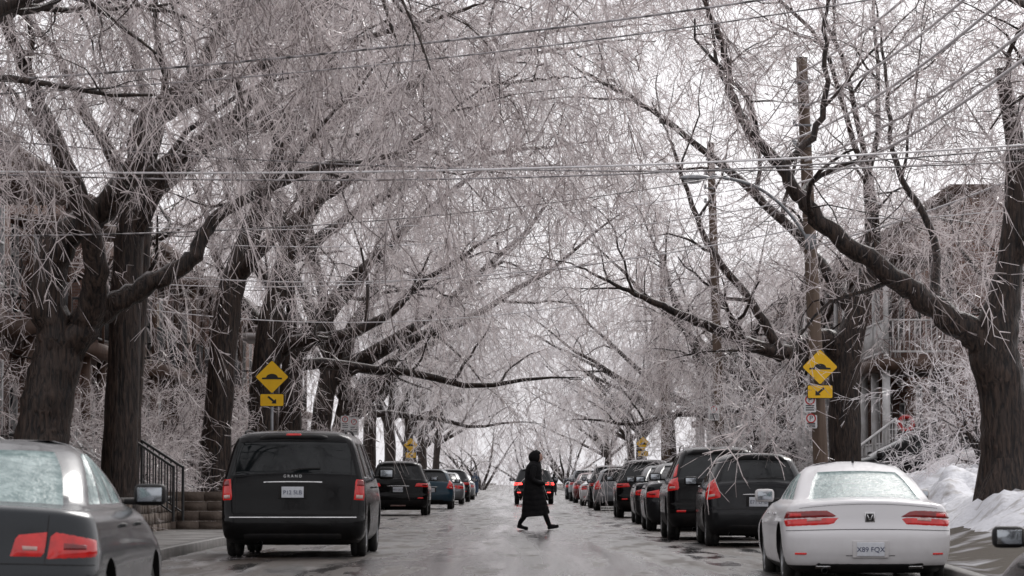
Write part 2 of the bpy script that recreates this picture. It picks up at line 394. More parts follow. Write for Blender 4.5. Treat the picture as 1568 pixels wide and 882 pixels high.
SS = 1.0; HANG = -.25
def spawn(W, S, pts, rad, level, rng, dens=1.0, t0=.25, bias=None):
    seg = np.linalg.norm(np.diff(pts, axis=0), axis=1); cum = np.concatenate([[0], np.cumsum(seg)]); L = cum[-1]
    def at(t):
        s = t * L; i = min(len(pts) - 2, max(0, np.searchsorted(cum, s) - 1)); f = (s - cum[i]) / (seg[i] + 1e-9)
        tg = pts[i + 1] - pts[i]; tg = tg / (np.linalg.norm(tg) + 1e-9)
        return pts[i] * (1 - f) + pts[i + 1] * f, tg, rad[i] * (1 - f) + rad[i + 1] * f
    if level <= 1:
        step = (.66, .46)[level] / dens
        n = max(2, int(L * (1 - t0) / step))
        for k in range(n):
            t = t0 + (1 - t0) * (k + rng.random()) / n
            p, tg, r = at(min(t, .999))
            pr = np.cross(tg, rng.normal(0, 1, 3)); pr /= np.linalg.norm(pr) + 1e-9
            d = tg * .55 + pr * .95 + np.array([0, 0, .15 if level == 0 else -.18])
            if bias is not None and level == 0: d = d + bias * .35
            Lc = (rng.uniform(1.9, 3.8), rng.uniform(.9, 1.9))[level] * (1 - .25 * t)
            rc = min(r * .6, (.056, .020)[level] * rng.uniform(.7, 1.2))
            path = branch_path(p, d, Lc, (7, 5)[level], (.2, .24)[level], (.10, -.04)[level], rng)
            rr = np.linspace(rc, rc * .3, len(path))
            tube(W, path, rr, (5, 3)[level])
            spawn(W, S, path, rr, level + 1, rng, dens, .12)
    if level >= 1:
        step = {1: .6, 2: .38}[min(level, 2)] / dens
        n = max(1, int(L / step))
        for k in range(n):
            t = (k + rng.random()) / n; p, tg, r = at(min(t, .999))
            pr = np.cross(tg, rng.normal(0, 1, 3)); pr /= np.linalg.norm(pr) + 1e-9
            S.append((p, tg * .7 + pr * .75 + np.array([0, 0, HANG]), SS * rng.uniform(.6, 1.25)))
        S.append((pts[-1], pts[-1] - pts[-2], SS * rng.uniform(.8, 1.3)))

def tree_object(name, base, W, S, tm, rng, droop=.3):
    root = empty(name, base)
    V, Q = W.arrays(); V = V - np.array(base)
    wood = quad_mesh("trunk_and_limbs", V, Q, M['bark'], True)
    S2 = [(s[0] - np.array(base), s[1], s[2]) for s in S]
    obj("trunk_and_limbs", wood, root); obj("iced_twigs", twigs_mesh("iced_twigs", S2, tm, rng, droop), root)
    return root

def hero(name, base, lines, seed, tm, extra=3, dens=1.0, bias=(0, 0, 0), xl=(5, 8), droop=.3, t0=.22, el=.55, ss=1.12, hang=-.4):
    global SS, HANG
    SS, HANG = ss, hang
    rng = np.random.default_rng(seed); W = Acc(); S = []; bias = np.array(bias, float)
    for li, ln in enumerate(lines):
        ln = [list(p) for p in ln]
        if li > 0:
            p, q = np.array(ln[-2]), np.array(ln[-1]); d = q[:3] - p[:3]; d /= np.linalg.norm(d)
            ln.append([*(q[:3] + d * .9 + np.array([0, 0, .05])), q[3] * .55]); ln.append([*(q[:3] + d * 1.8 - np.array([0, 0, .1])), .012])
        C = catmull(np.array(ln), 6); pts = C[:, :3].copy(); rad = np.maximum(C[:, 3], .010)
        if li > 0: pts[3:] += rng.normal(0, .018, pts[3:].shape)
        tube(W, pts, rad, 14 if li == 0 else 10, .045, rng)
        if li == 0:
            fl = np.array([[base[0], base[1], base[2] - .3], [base[0], base[1], base[2] + .25], [base[0], base[1], base[2] + .9]])
            tube(W, fl, [rad[0] * 1.45, rad[0] * 1.2, rad[0] * .85], 14, .06, rng)
        spawn(W, S, pts, rad, 0, rng, dens, .75 if li == 0 else t0, bias)
    top = np.array(lines[0][-1][:3]); r0 = lines[0][-1][3]
    for k in range(extra):
        a = rng.uniform(-.5, .5) + (0 if k % 2 else np.pi) + np.pi / 2 * (k % 3 == 2); d = np.array([math.cos(a) * el, math.sin(a) * .6, 1.0]) + bias * .5
        path = branch_path(top, d, rng.uniform(*xl), 10, .13, .04, rng)
        rr = np.linspace(r0 * .6, .02, len(path)); tube(W, path, rr, 8, .04, rng)
        spawn(W, S, path, rr, 0, rng, dens, .2, bias)
    SS, HANG = 1.0, -.25
    return tree_object(name, base, W, S, tm, rng, droop)

hero("street_tree", (-7.5, 50, 0), [
    [(-7.5, 50, -.2, .50), (-7.35, 50, 1.3, .43), (-7.22, 50, 2.4, .40), (-7.02, 50, 3.2, .36)],
    [(-7.05, 50, 3.0, .34), (-7.24, 49.9, 3.9, .27), (-7.0, 49.8, 4.7, .25), (-6.35, 49.5, 5.2, .22), (-5.87, 49.2, 5.75, .18), (-5.65, 49, 6.5, .15), (-5.0, 49, 7.1, .12), (-4.4, 49.2, 8.1, .09), (-3.6, 49, 9.2, .05)],
    [(-7.0, 50, 3.0, .30), (-6.6, 49.8, 3.6, .23), (-6.45, 49.4, 4.4, .18), (-6.7, 49, 5.4, .15), (-7.07, 48.6, 6.4, .12), (-7.37, 48.2, 7.2, .10), (-7.8, 48, 8.3, .06)],
    [(-6.75, 50, 3.35, .22), (-6.3, 50.0, 3.72, .18), (-5.67, 50, 4.08, .155), (-5.07, 50, 4.45, .13), (-4.75, 50.2, 5.05, .10), (-4.05, 50.4, 5.5, .08), (-3.2, 51, 5.95, .06), (-2.1, 51.6, 6.2, .045), (-1.4, 51.8, 6.7, .03)],
    [(-5.65, 49, 6.4, .12), (-4.9, 49.5, 6.9, .09), (-3.9, 50, 7.5, .07), (-2.6, 50.4, 7.9, .05), (-1.2, 50.6, 8.3, .03)],
], 11, M['twig_near'], extra=0, dens=.84, bias=(.3, .2, .05), droop=.5, t0=.34, hang=-.5)
hero("street_tree", (-7.0, 57, 0), [
    [(-7.0, 57, -.2, .36), (-6.95, 57, 2.5, .30), (-6.8, 57, 5.7, .25), (-6.4, 57, 7.3, .18)],
    [(-6.8, 57, 5.3, .18), (-6.0, 56.5, 6.6, .14), (-4.6, 56, 7.6, .11), (-4.1, 56, 8.4, .08), (-3.3, 56, 9.2, .05)],
    [(-6.7, 57, 6.2, .14), (-5.4, 57.5, 7.0, .10), (-3.6, 58, 7.7, .07), (-1.6, 58.5, 8.2, .045), (0, 59, 8.3, .03)],
], 12, M['twig_near'], extra=2, dens=.70, bias=(.4, 0, 0), droop=.5, hang=-.5)
hero("street_tree", (-7.6, 62, 0), [
    [(-7.6, 62, -.2, .30), (-7.4, 62, 3.5, .26), (-7.2, 62, 6, .2)]], 13, M['twig_mid'], extra=2, dens=.5, bias=(.2, 0, 0), droop=.4)
hero("street_tree", (-7.05, 75, 0), [
    [(-7.05, 75, -.2, .42), (-6.95, 75, 2.4, .34), (-6.7, 75, 5.2, .30), (-6.2, 75, 6.8, .23), (-5.6, 75, 8.6, .16)],
    [(-6.6, 75, 5.6, .18), (-5.6, 74, 6.6, .13), (-4.2, 73.5, 7.6, .10), (-2.6, 73, 8.4, .07), (-1.2, 73, 9.3, .04)],
    [(-5.8, 75, 8.0, .13), (-4.2, 75, 9.4, .10), (-2.2, 75.5, 10.4, .07), (-.2, 76, 11, .05), (1.4, 76, 11.2, .03)],
], 14, M['twig_mid'], extra=3, dens=.72, bias=(.4, 0, 0), droop=.5, hang=-.5)
hero("street_tree", (-7.05, 88, 0), [
    [(-7.05, 88, -.2, .45), (-6.95, 88, 2.4, .39), (-6.85, 88, 4.3, .38), (-6.7, 88, 5.6, .32), (-6.3, 88, 7.2, .25)],
    [(-6.8, 88, 4.2, .28), (-6.3, 88, 4.7, .22), (-5.5, 87.5, 4.85, .18), (-4.5, 87, 5.0, .15), (-3.45, 87, 5.55, .11), (-2.7, 87, 6.3, .08), (-1.6, 87, 7.0, .05)],
    [(-6.4, 88, 6.8, .2), (-5.2, 87.5, 9.0, .16), (-3.4, 87, 11.0, .12), (-1.2, 87, 12.4, .08), (.9, 87, 13.1, .05), (2.6, 87, 13.2, .03)],
    [(-6.3, 88, 7.0, .18), (-4.8, 89, 8.2, .13), (-2.8, 90, 9.4, .10), (-.8, 90, 10.1, .07), (1.0, 90, 10.3, .04)],
], 15, M['twig_mid'], extra=3, dens=.72, bias=(.4, 0, 0), xl=(7, 10), droop=.5, hang=-.5)
hero("street_tree", (7.43, 50, .5), [
    [(7.43, 50, .1, .46), (7.42, 50, 1.3, .40), (7.38, 50, 2.4, .37), (7.25, 50, 3.1, .38), (7.48, 50, 4.2, .22), (7.63, 50, 5.9, .16), (7.4, 50, 7.4, .11)],
    [(7.35, 50, 2.9, .32), (6.93, 49.9, 3.28, .24), (6.23, 49.7, 3.75, .18), (5.53, 49.5, 4.25, .155), (4.73, 49.4, 4.8, .135), (4.28, 49.4, 5.3, .115), (3.93, 49.4, 5.87, .095), (3.53, 49.5, 6.3, .085), (3.23, 49.6, 6.9, .07), (3.1, 49.6, 7.7, .05), (2.7, 49.6, 8.6, .03)],
    [(6.3, 49.7, 3.75, .08), (6.4, 50.4, 4.8, .06), (5.9, 51, 6.0, .045), (5.8, 51.5, 7.4, .03)],
    [(4.0, 49.4, 5.8, .06), (4.6, 49.8, 6.6, .05), (4.7, 50, 7.8, .035)],
    [(7.5, 50, 4.3, .14), (8.2, 49.5, 5.4, .1), (8.8, 49, 7.0, .07)],
], 16, M['twig_near'], extra=0, dens=.72, bias=(-.1, .3, .3), droop=.15, t0=.18, hang=-.15)
hero("street_tree", (7.3, 74, .2), [
    [(7.3, 74, -.1, .42), (7.35, 74, 2.0, .36), (7.38, 74, 3.7, .36), (7.67, 74, 5.0, .26), (8.0, 74, 6.3, .19), (7.9, 74, 8.0, .12)],
    [(7.3, 74, 3.8, .30), (6.95, 73.8, 4.25, .24), (6.4, 73.5, 4.15, .20), (5.8, 73, 3.9, .165), (4.93, 72.7, 4.2, .13), (3.9, 72.4, 4.6, .10), (3.0, 72.4, 5.0, .07), (2.1, 72.4, 5.4, .04)],
    [(5.8, 73, 3.95, .12), (5.2, 73, 5.0, .095), (4.2, 73, 6.4, .07), (3.6, 73, 8, .045)],
    [(7.6, 74, 4.8, .16), (6.4, 74.5, 6.6, .12), (4.8, 75, 8.2, .09), (3.0, 75, 9.6, .06), (1.6, 75, 10.4, .04)],
], 17, M['twig_mid'], extra=3, dens=.70, bias=(-.3, 0, .15), droop=.2, t0=.15, hang=-.25)
hero("street_tree", (-8.6, 37, 0), [
    [(-8.6, 37, -.2, .42), (-8.5, 37, 2.5, .34), (-8.3, 37, 5.0, .28)],
    [(-8.3, 37, 5.0, .2), (-7, 37.5, 6.6, .16), (-5, 38, 7.5, .12), (-3.2, 38.5, 7.9, .08), (-1.5, 39, 8.1, .05)],
    [(-8.2, 37, 5.2, .2), (-6.6, 39, 6.6, .14), (-4.6, 41, 7.8, .1), (-2.4, 42.5, 8.3, .07), (-.4, 43, 8.6, .04)],
    [(-8.3, 37, 5.0, .18), (-7.2, 40, 6.4, .12), (-6, 43, 7.6, .08), (-5, 45, 8.2, .05)],
], 18, M['twig_near'], extra=0, dens=.72, bias=(.1, 0, 0), droop=.6, hang=-.7)
hero("street_tree", (9.2, 38, .5), [
    [(9.2, 38, .0, .40), (9.1, 38, 2.5, .33), (9.0, 38, 5.0, .27)],
    [(9.0, 38, 5.0, .18), (7.8, 39, 6.8, .13), (6.0, 40, 7.9, .09), (4.2, 41, 8.4, .06), (2.4, 42, 8.6, .04)],
    [(9.0, 38, 4.8, .14), (8.2, 41, 6.2, .10), (7.2, 44, 7.4, .07), (6.2, 46, 8.1, .04)],
], 19, M['twig_near'], extra=0, dens=.5, bias=(-.1, 0, 0), droop=.45, hang=-.5)

def generic(seed, dens, bank, k6, ss, top=(8, 11.5)):
    global SS, HANG
    SS = ss; HANG = -.45
    rng = np.random.default_rng(seed); W = Acc(); S = []
    th = rng.uniform(3.8, 5.2)
    tr = catmull(np.array([(0, 0, -.3, .46), (.05, 0, 1, .38), (rng.uniform(-.2, .3), 0, th * .6, .33), (rng.uniform(0, .5), 0, th, .31)]), 6)
    tube(W, tr[:, :3], tr[:, 3], 10, .04, rng)
    for k in range(k6):
        a = 2 * math.pi * k / k6 + rng.uniform(-.3, .3)
        up = (.75, 1.1, 1.7)[k % 3] * rng.uniform(.85, 1.15)
        d = np.array([math.cos(a) + .45, math.sin(a), up])
        path = branch_path(tr[-1, :3] - np.array([0, 0, rng.uniform(0, .9)]), d, rng.uniform(*top), 10, .13, .06, rng)
        rr = np.linspace(.19, .02, len(path)); tube(W, path, rr, 7, .04, rng)
        spawn(W, S, path, rr, 0, rng, dens, .2, np.array([.2, 0, 0]))
    V, Q = W.arrays(); SS = 1.0; HANG = -.25
    return (quad_mesh("trunk_and_limbs", V, Q, M['bark'], True), twigs_mesh("iced_twigs", S, M['twig_mid'], rng, .42, bank))
GEN = [generic(100 + i, .55, SPR, 7, 1.42) for i in range(3)]
GENF = [generic(200 + i, .44, SPR_F, 7, 1.55) for i in range(2)]
def gtree(g, x, y, z=0, rz=0, sc=1.0, tm=None, root=None, name="street_tree"):
    if root is None:
        root = empty(name, (x, y, z), rz, sc); a = obj("trunk_and_limbs", g[0], root); b = obj("iced_twigs", g[1], root)
    else:
        a = obj("trunk_and_limbs", g[0], root); b = obj("iced_twigs", g[1], root)
        for o in (a, b): o.location = (x, y, z); o.rotation_euler = (0, 0, rz); o.scale = (sc,) * 3
    if tm is not None:
        b.material_slots[0].link = 'OBJECT'; b.material_slots[0].material = tm
    return root
rp = random.Random(5)
for i, yy in enumerate([101, 116, 134, 154]):
    gtree(GEN[i % 3], -7.3 + rp.uniform(-.3, .3), yy, 0, rp.uniform(-.5, .5), rp.uniform(.95, 1.1), M['twig_mid'] if yy < 130 else M['twig_far_haze'])
for i, yy in enumerate([178, 206, 240, 285]):
    gtree(GENF[i % 2], -7.2 + rp.uniform(-.3, .3), yy, 0, rp.uniform(-.6, .6), rp.uniform(.9, 1.05), M['twig_far_haze'])
for i, yy in enumerate([97, 114, 136]):
    gtree(GEN[(i + 2) % 3], 7.9 + rp.uniform(-.3, .4), yy, 0, math.pi + rp.uniform(-.5, .5), rp.uniform(.78, .92), M['twig_mid'] if yy < 130 else M['twig_far_haze'])
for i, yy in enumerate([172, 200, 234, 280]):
    gtree(GENF[(i + 1) % 2], 7.6 + rp.uniform(-.3, .4), yy, 0, math.pi + rp.uniform(-.6, .6), rp.uniform(.8, .95), M['twig_far_haze'])
gtree(GEN[1], 12.2, 69, .5, 2.4, .62, M['twig_mid'], None, "yard_tree")
gtree(GENF[1], -14.5, 80, .5, .6, .8, M['twig_mid'], None, "yard_tree")
bt = empty("distant_trees")
for i in range(6):
    yy = 335 + 30 * i; gtree(GENF[i % 2], (-11, 10, -5, 6, -8, 2)[i], yy, (-1, -1, -5, -5, -6, -6)[i], rp.uniform(0, 6), rp.uniform(1.0, 1.2), M['twig_far_haze'], bt)
gtree(GENF[0], -23, 140, 0, 1.0, 1.2, M['twig_far_haze'], bt)
gtree(GENF[1], 23, 125, 0, 2.0, 1.2, M['twig_far_haze'], bt); gtree(GENF[0], 22, 185, 0, 4.0, 1.2, M['twig_far_haze'], bt)
for (x, y, rz) in ((-8.5, -8, 0), (8.8, -11, 3.1)):  # unseen trees behind the camera, added to darken reflections in the car paint
    gtree(GENF[0], x, y, 0, rz, .9, M['twig_mid'])

def small_tree(name, x, y, z, h, spread, seed, n=9, tm='twig_mid', trunkr=.07):
    rng = np.random.default_rng(seed); W = Acc(); S = []
    tr = branch_path((x, y, z - .1), (0, 0, 1), h * .4, 4, .05, 0, rng); tube(W, tr, np.linspace(trunkr, trunkr * .7, len(tr)), 7)
    for k in range(n):
        a = rng.uniform(0, 2 * np.pi); d = np.array([math.cos(a) * spread, math.sin(a) * spread, rng.uniform(.5, 1.3)])
        p = branch_path(tr[-1 - rng.integers(0, 3)], d, h * rng.uniform(.45, .7), 6, .15, .02, rng); rr = np.linspace(trunkr * .5, .01, len(p))
        tube(W, p, rr, 4); spawn(W, S, p, rr, 1, rng, 1.0, .2)
    return tree_object(name, (x, y, z), W, S, M[tm], rng, .15)
small_tree("ornamental_tree", 8.6, 61, .6, 3.1, 1.0, 31, 10, 'twig_far_haze')
small_tree("ornamental_tree", 6.0, 86, .3, 3.4, .8, 32, 9, 'twig_far_haze', .05)
for i, (x, y, h) in enumerate([(-8.3, 66, 1.4), (-8.6, 72, 1.8), (-8.2, 82, 2.4), (-8.6, 92, 2.8), (-8, 105, 3), (8.6, 104, 2.6), (-9.2, 60, 2.2), (-7.9, 118, 3), (7.8, 118, 2.6), (-8.4, 77, 3.2), (9.8, 66, 2.4)]):
    small_tree("shrub", x, y, .5, h, 1.1, 50 + i, 8, 'twig_mid', .03)

def litter():
    rng = np.random.default_rng(3); S = []
    for i in range(340):
        side = rng.random() < .66
        x = rng.uniform(-4.7, -.9) if side else rng.uniform(1.6, 4.7); y = rng.uniform(40, 110)
        a = rng.uniform(0, 6.28); S.append((np.array((x, y, gz(x, y) + .015)), np.array((math.cos(a), math.sin(a), 0.0)), rng.uniform(.2, .5)))
    me = twigs_mesh("fallen_twigs", S, M['twig_near'], rng, 0)
    co = np.empty(len(me.vertices) * 3, np.float32); me.vertices.foreach_get("co", co); co = co.reshape(-1, 3)
    base = np.array([gz(0, yy) for yy in co[:, 1]]); co[:, 2] = base + .008 + np.abs(co[:, 2] - base) * .12
    me.vertices.foreach_set("co", co.ravel()); me.update()
    obj("fallen_twigs", me)
litter()

# ------------------------------------------------------------------ cars
SEDAN = dict(L=4.8, W=1.855, H=1.42, wr=.335, ax=(.98, 3.70), bow=.19, crown=.07, lv=[
    (.18, .16, 4.60, .78, .24, .35), (.26, .04, 4.74, .885, .32, .45), (.42, .0, 4.8, .925, .36, .5), (.60, .0, 4.79, .935, .36, .5),
    (.66, .03, 4.74, .935, .35, .5), (.74, .065, 4.55, .935, .34, .5), (.84, .075, 4.15, .92, .33, .5), (.93, .09, 3.65, .895, .31, .4),
    (.985, .09, 3.38, .86, .29, .35), (1.005, .40, 3.28, .80, .27, .3), (1.03, .62, 3.2, .765, .26, .25), (1.12, .88, 2.98, .725, .26, .2),
    (1.22, 1.16, 2.72, .675, .26, .2), (1.31, 1.46, 2.46, .61, .28, .2), (1.37, 1.70, 2.27, .53, .30, .2), (1.405, 1.88, 2.16, .42, .30, .12), (1.42, 2.0, 2.1, .30, .25, .04)],
    rw=(1.02, 1.325), sw=(1.03, 1.32), fw=(1.0, 1.32), pl=.25)
SEDAN2 = dict(L=4.5, W=1.775, H=1.48, wr=.315, ax=(.88, 3.52), bow=.15, crown=.055, lv=[
    (.18, .14, 4.32, .76, .22, .35), (.28, .04, 4.44, .855, .28, .45), (.45, .0, 4.5, .885, .30, .5), (.62, .0, 4.48, .893, .30, .5),
    (.68, .03, 4.42, .893, .29, .5), (.80, .06, 4.2, .89, .28, .5), (.92, .075, 3.75, .875, .27, .45), (1.0, .09, 3.35, .855, .26, .35),
    (1.04, .13, 3.15, .82, .24, .3), (1.055, .38, 3.08, .78, .23, .3), (1.08, .52, 3.0, .75, .23, .25), (1.18, .74, 2.8, .715, .22, .2),
    (1.30, 1.05, 2.52, .66, .22, .2), (1.40, 1.38, 2.26, .585, .25, .2), (1.45, 1.62, 2.05, .49, .26, .2), (1.475, 1.78, 1.93, .36, .25, .1)],
    rw=(1.07, 1.40), sw=(1.09, 1.39), fw=(1.05, 1.39), pl=.25)
VAN = dict(L=5.15, W=2.0, H=1.75, wr=.345, ax=(1.0, 4.08), bow=.11, crown=.035, lv=[
    (.20, .16, 4.9, .88, .16, .4), (.28, .04, 5.08, .965, .2, .5), (.42, .0, 5.15, .99, .22, .5), (.54, .0, 5.15, .998, .22, .5),
    (.58, .055, 5.13, .998, .19, .5), (.80, .07, 4.95, 1.0, .18, .5), (.98, .075, 4.55, .992, .17, .45), (1.10, .085, 4.12, .975, .16, .35),
    (1.16, .10, 3.98, .955, .16, .3), (1.35, .145, 3.6, .905, .15, .25), (1.55, .20, 3.2, .85, .15, .22), (1.66, .25, 2.95, .80, .17, .2),
    (1.72, .34, 2.75, .73, .2, .2), (1.75, .55, 2.4, .62, .2, .2), (1.765, .9, 2.1, .45, .2, .2)],
    rw=(1.17, 1.63), sw=(1.14, 1.62), fw=(1.12, 1.62), pl=.24)
SUV = dict(L=4.55, W=1.84, H=1.69, wr=.36, ax=(.92, 3.62), bow=.14, crown=.045, lv=[
    (.24, .18, 4.3, .82, .2, .4), (.34, .05, 4.48, .89, .24, .5), (.48, .0, 4.55, .915, .26, .5), (.62, .0, 4.55, .92, .26, .5),
    (.68, .04, 4.53, .92, .25, .5), (.88, .06, 4.3, .92, .24, .5), (1.0, .075, 3.75, .905, .23, .4), (1.07, .10, 3.35, .885, .22, .35),
    (1.12, .14, 3.2, .86, .22, .3), (1.28, .25, 2.92, .79, .2, .25), (1.44, .37, 2.6, .72, .19, .2), (1.56, .46, 2.35, .665, .18, .2),
    (1.61, .50, 2.2, .63, .2, .2), (1.655, .72, 1.95, .55, .2, .2), (1.68, 1.1, 1.7, .4, .2, .12)],
    rw=(1.12, 1.53), sw=(1.12, 1.53), fw=(1.09, 1.53), pl=.46)
HATCH = dict(L=3.9, W=1.70, H=1.52, wr=.31, ax=(.66, 3.16), bow=.15, crown=.055, lv=[
    (.20, .14, 3.72, .74, .2, .35), (.30, .03, 3.86, .82, .28, .45), (.44, .0, 3.9, .845, .30, .5), (.58, .0, 3.88, .85, .30, .5),
    (.64, .03, 3.84, .85, .29, .5), (.82, .055, 3.6, .848, .27, .5), (.94, .075, 3.2, .835, .26, .4), (1.0, .10, 2.98, .815, .25, .35),
    (1.05, .14, 2.86, .79, .25, .3), (1.18, .24, 2.62, .73, .24, .25), (1.32, .36, 2.32, .665, .23, .2), (1.42, .45, 2.1, .61, .22, .2),
    (1.46, .52, 1.95, .57, .22, .2), (1.50, .8, 1.75, .46, .2, .2), (1.515, 1.0, 1.5, .33, .16, .12)],
    rw=(1.04, 1.40), sw=(1.05, 1.39), fw=(1.02, 1.39), pl=.3)

SF = [0, .035, .10, .29, .325, .45, .60, .635, .78, .90, 1.0]
GLASSF = {1, 2, 4, 5, 7, 8}
NR = 8; NC = 7
class Shell:
    def __init__(s, sp):
        lv = np.array(sp['lv']); z = []
        for i in range(len(lv) - 1):
            k = max(2, int(round((lv[i + 1, 0] - lv[i, 0]) / .045)))
            z += list(np.linspace(lv[i, 0], lv[i + 1, 0], k, endpoint=False))
        z.append(lv[-1, 0]); z = np.array(z); P = np.array([np.interp(z, lv[:, 0], lv[:, c]) for c in range(1, 6)])
        Q = P.copy(); Q[:, 1:-1] = .22 * P[:, :-2] + .56 * P[:, 1:-1] + .22 * P[:, 2:]; P = Q
        s.z = z; s.P = P; s.bow = sp['bow']; s.cr = sp['crown']; s.hw = sp['W'] / 2
    def zc(s, x, z):
        return z - s.cr * sstep(.5, .95, z) * (x / s.hw) ** 2
    def prm(s, z): return [float(np.interp(z, s.z, s.P[c])) for c in range(5)]
    def S(s, u, z, off=0.0):
        yr, yf, w, rr, rf = s.prm(z); sg = 1 if u >= 0 else -1; u = abs(u); a = w - rr
        if u <= a:
            x = u; y = yr + s.bow * (x / w) ** 2; nx, ny = 2 * s.bow * x / w ** 2 * .6, -1
        else:
            yc = yr + s.bow * (a / w) ** 2; th = (u - a) / rr
            if th < math.pi / 2:
                x = a + rr * math.sin(th); y = yc + rr * (1 - math.cos(th)); nx, ny = math.sin(th), -math.cos(th)
            else:
                d = u - a - rr * math.pi / 2; Ls = (yf - rf) - (yc + rr)
                x = w + .015 * math.sin(math.pi * min(1, d / Ls)); y = yc + rr + d; nx, ny = 1, 0
        dz = .02; yr2 = float(np.interp(z + dz, s.z, s.P[0])); yr1 = float(np.interp(z - dz, s.z, s.P[0]))
        nz = max(0, (yr2 - yr1) / (2 * dz)) * (1 if ny < -.3 else .2)
        n = math.sqrt(nx * nx + ny * ny + nz * nz)
        return (sg * (x + nx / n * off), y + ny / n * off, s.zc(x, z) + nz / n * off)
    def yside(s, y, z):
        yr, yf, w, rr, rf = s.prm(z); a = w - rr; yc = yr + s.bow * (a / w) ** 2
        return a + rr * math.pi / 2 + (y - yc - rr)

def patch(a, sh, c, off=.012, nx=10, nz=5, flat=False):
    V = []
    for j in range(nz + 1):
        for i in range(nx + 1):
            s, t = i / nx, j / nz
            u = (c[0][0] * (1 - s) + c[1][0] * s) * (1 - t) + (c[3][0] * (1 - s) + c[2][0] * s) * t
            z = (c[0][1] * (1 - s) + c[1][1] * s) * (1 - t) + (c[3][1] * (1 - s) + c[2][1] * s) * t
            edge = i in (0, nx) or j in (0, nz)
            V.append(sh.S(u, z, off if (flat or not edge) else -.004))
    m = nx + 1
    a.add(V, [(j * m + i, j * m + i + 1, (j + 1) * m + i + 1, (j + 1) * m + i) for j in range(nz) for i in range(nx)])

def body_mesh(sp, sh, mats):
    verts = []; rows = []
    def half(z):
        yr, yf, w, rr, rf = sh.prm(z); pts = []; a = w - rr
        for i in range(NR + 1):
            x = a * i / NR; pts.append((x, yr + sh.bow * (x / w) ** 2, z, ('r', i)))
        yc = yr + sh.bow * (a / w) ** 2
        for i in range(1, NC + 1):
            t = math.pi / 2 * i / NC; pts.append((a + rr * math.sin(t), yc + rr * (1 - math.cos(t)), z, ('c', i)))
        af = w - rf; yfc = yf - .16 * (af / w) ** 2
        y0, y1 = yc + rr, yfc - rf
        if y1 < y0 + .02: y0 = y1 = (y0 + y1) / 2; y1 += .01
        for k in range(1, len(SF)):
            f = SF[k]; pts.append((w + .015 * math.sin(math.pi * f), y0 + (y1 - y0) * f, z, ('s', k)))
        for i in range(1, NC + 1):
            t = math.pi / 2 * (1 - i / NC); pts.append((af + rf * math.sin(t), yfc - rf * (1 - math.cos(t)), z, ('d', i)))
        for i in range(NR - 1, -1, -1):
            x = af * i / NR; pts.append((x, yf - .16 * (x / w) ** 2, z, ('f', i)))
        return [(p[0], p[1], sh.zc(p[0], p[2]), p[3]) for p in pts]
    tags = None
    for z in sh.z:
        h = half(z); full = h + [(-p[0], p[1], p[2], p[3]) for p in h[-2:0:-1]]
        tags = h; rows.append(len(verts)); verts += [p[:3] for p in full]
    n = len(verts) // len(sh.z); nh = len(tags); faces = []; mi = []
    for k in range(len(sh.z) - 1):
        zm = (sh.z[k] + sh.z[k + 1]) / 2
        for j in range(n):
            j2 = (j + 1) % n
            faces.append((rows[k] + j, rows[k] + j2, rows[k + 1] + j2, rows[k + 1] + j))
            jj = j if j < nh - 1 else n - 1 - j
            tg = tags[jj + 1][3]; m = 0
            if (tg[0] == 'r' or (tg[0] == 'c' and tg[1] <= 2)) and sp['rw'][0] < zm < sp['rw'][1]: m = 1
            elif tg[0] == 's' and (tg[1] - 1) in GLASSF and sp['sw'][0] < zm < sp['sw'][1]: m = 1
            elif tg[0] == 'f' and sp['fw'][0] < zm < sp['fw'][1]: m = 1
            elif zm < sp['pl']: m = 2
            mi.append(m)
    faces.append(tuple(range(n))[::-1]); mi.append(2)
    faces.append(tuple(rows[-1] + i for i in range(n))); mi.append(0)
    me = bpy.data.meshes.new("body"); me.from_pydata(verts, [], faces)
    for m in mats: me.materials.append(m)
    me.polygons.foreach_set("material_index", mi)
    bm = bmesh.new(); bm.from_mesh(me); bmesh.ops.recalc_face_normals(bm, faces=bm.faces)
    gl = [f for f in bm.faces if f.material_index == 1]
    bmesh.ops.inset_region(bm, faces=gl, thickness=.014, depth=-.010, use_even_offset=True)
    for f in bm.faces: f.smooth = True
    bm.to_mesh(me); bm.free()
    o = bpy.data.objects.new("tmp", me); COL.objects.link(o)
    cut = bmesh.new()
    for ay in sp['ax']:
        bmesh.ops.create_cone(cut, cap_ends=True, segments=40, radius1=sp['wr'] + .055, radius2=sp['wr'] + .055, depth=sp['W'] + .6,
                              matrix=Matrix.Translation((0, ay, sp['wr'] + .01)) @ Matrix.Rotation(math.pi / 2, 4, 'Y'))
    for f in cut.faces: f.material_index = 2
    cm = bpy.data.meshes.new("cut"); cut.to_mesh(cm); cut.free()
    for m in mats: cm.materials.append(m)
    co = bpy.data.objects.new("cut", cm); COL.objects.link(co)
    bo = o.modifiers.new("b", 'BOOLEAN'); bo.operation = 'DIFFERENCE'; bo.object = co; bo.solver = 'EXACT'
    dg = bpy.context.evaluated_depsgraph_get()
    res = bpy.data.meshes.new_from_object(o.evaluated_get(dg))
    bpy.data.objects.remove(o); bpy.data.objects.remove(co)
    if len(res.polygons) < 200: res = me
    try: res.set_sharp_from_angle(angle=R(38))
    except Exception: pass
    return res

def lathe_x(a, prof, n=32, cx=0, cy=0, cz=0, sg=1):
    V = []
    for i in range(n):
        t = 2 * math.pi * i / n
        for (x, r) in prof: V.append((cx + sg * x, cy + r * math.cos(t), cz + r * math.sin(t)))
    m = len(prof)
    a.add(V, [(i * m + j, i * m + j + 1, ((i + 1) % n) * m + j + 1, ((i + 1) % n) * m + j) for i in range(n) for j in range(m - 1)])

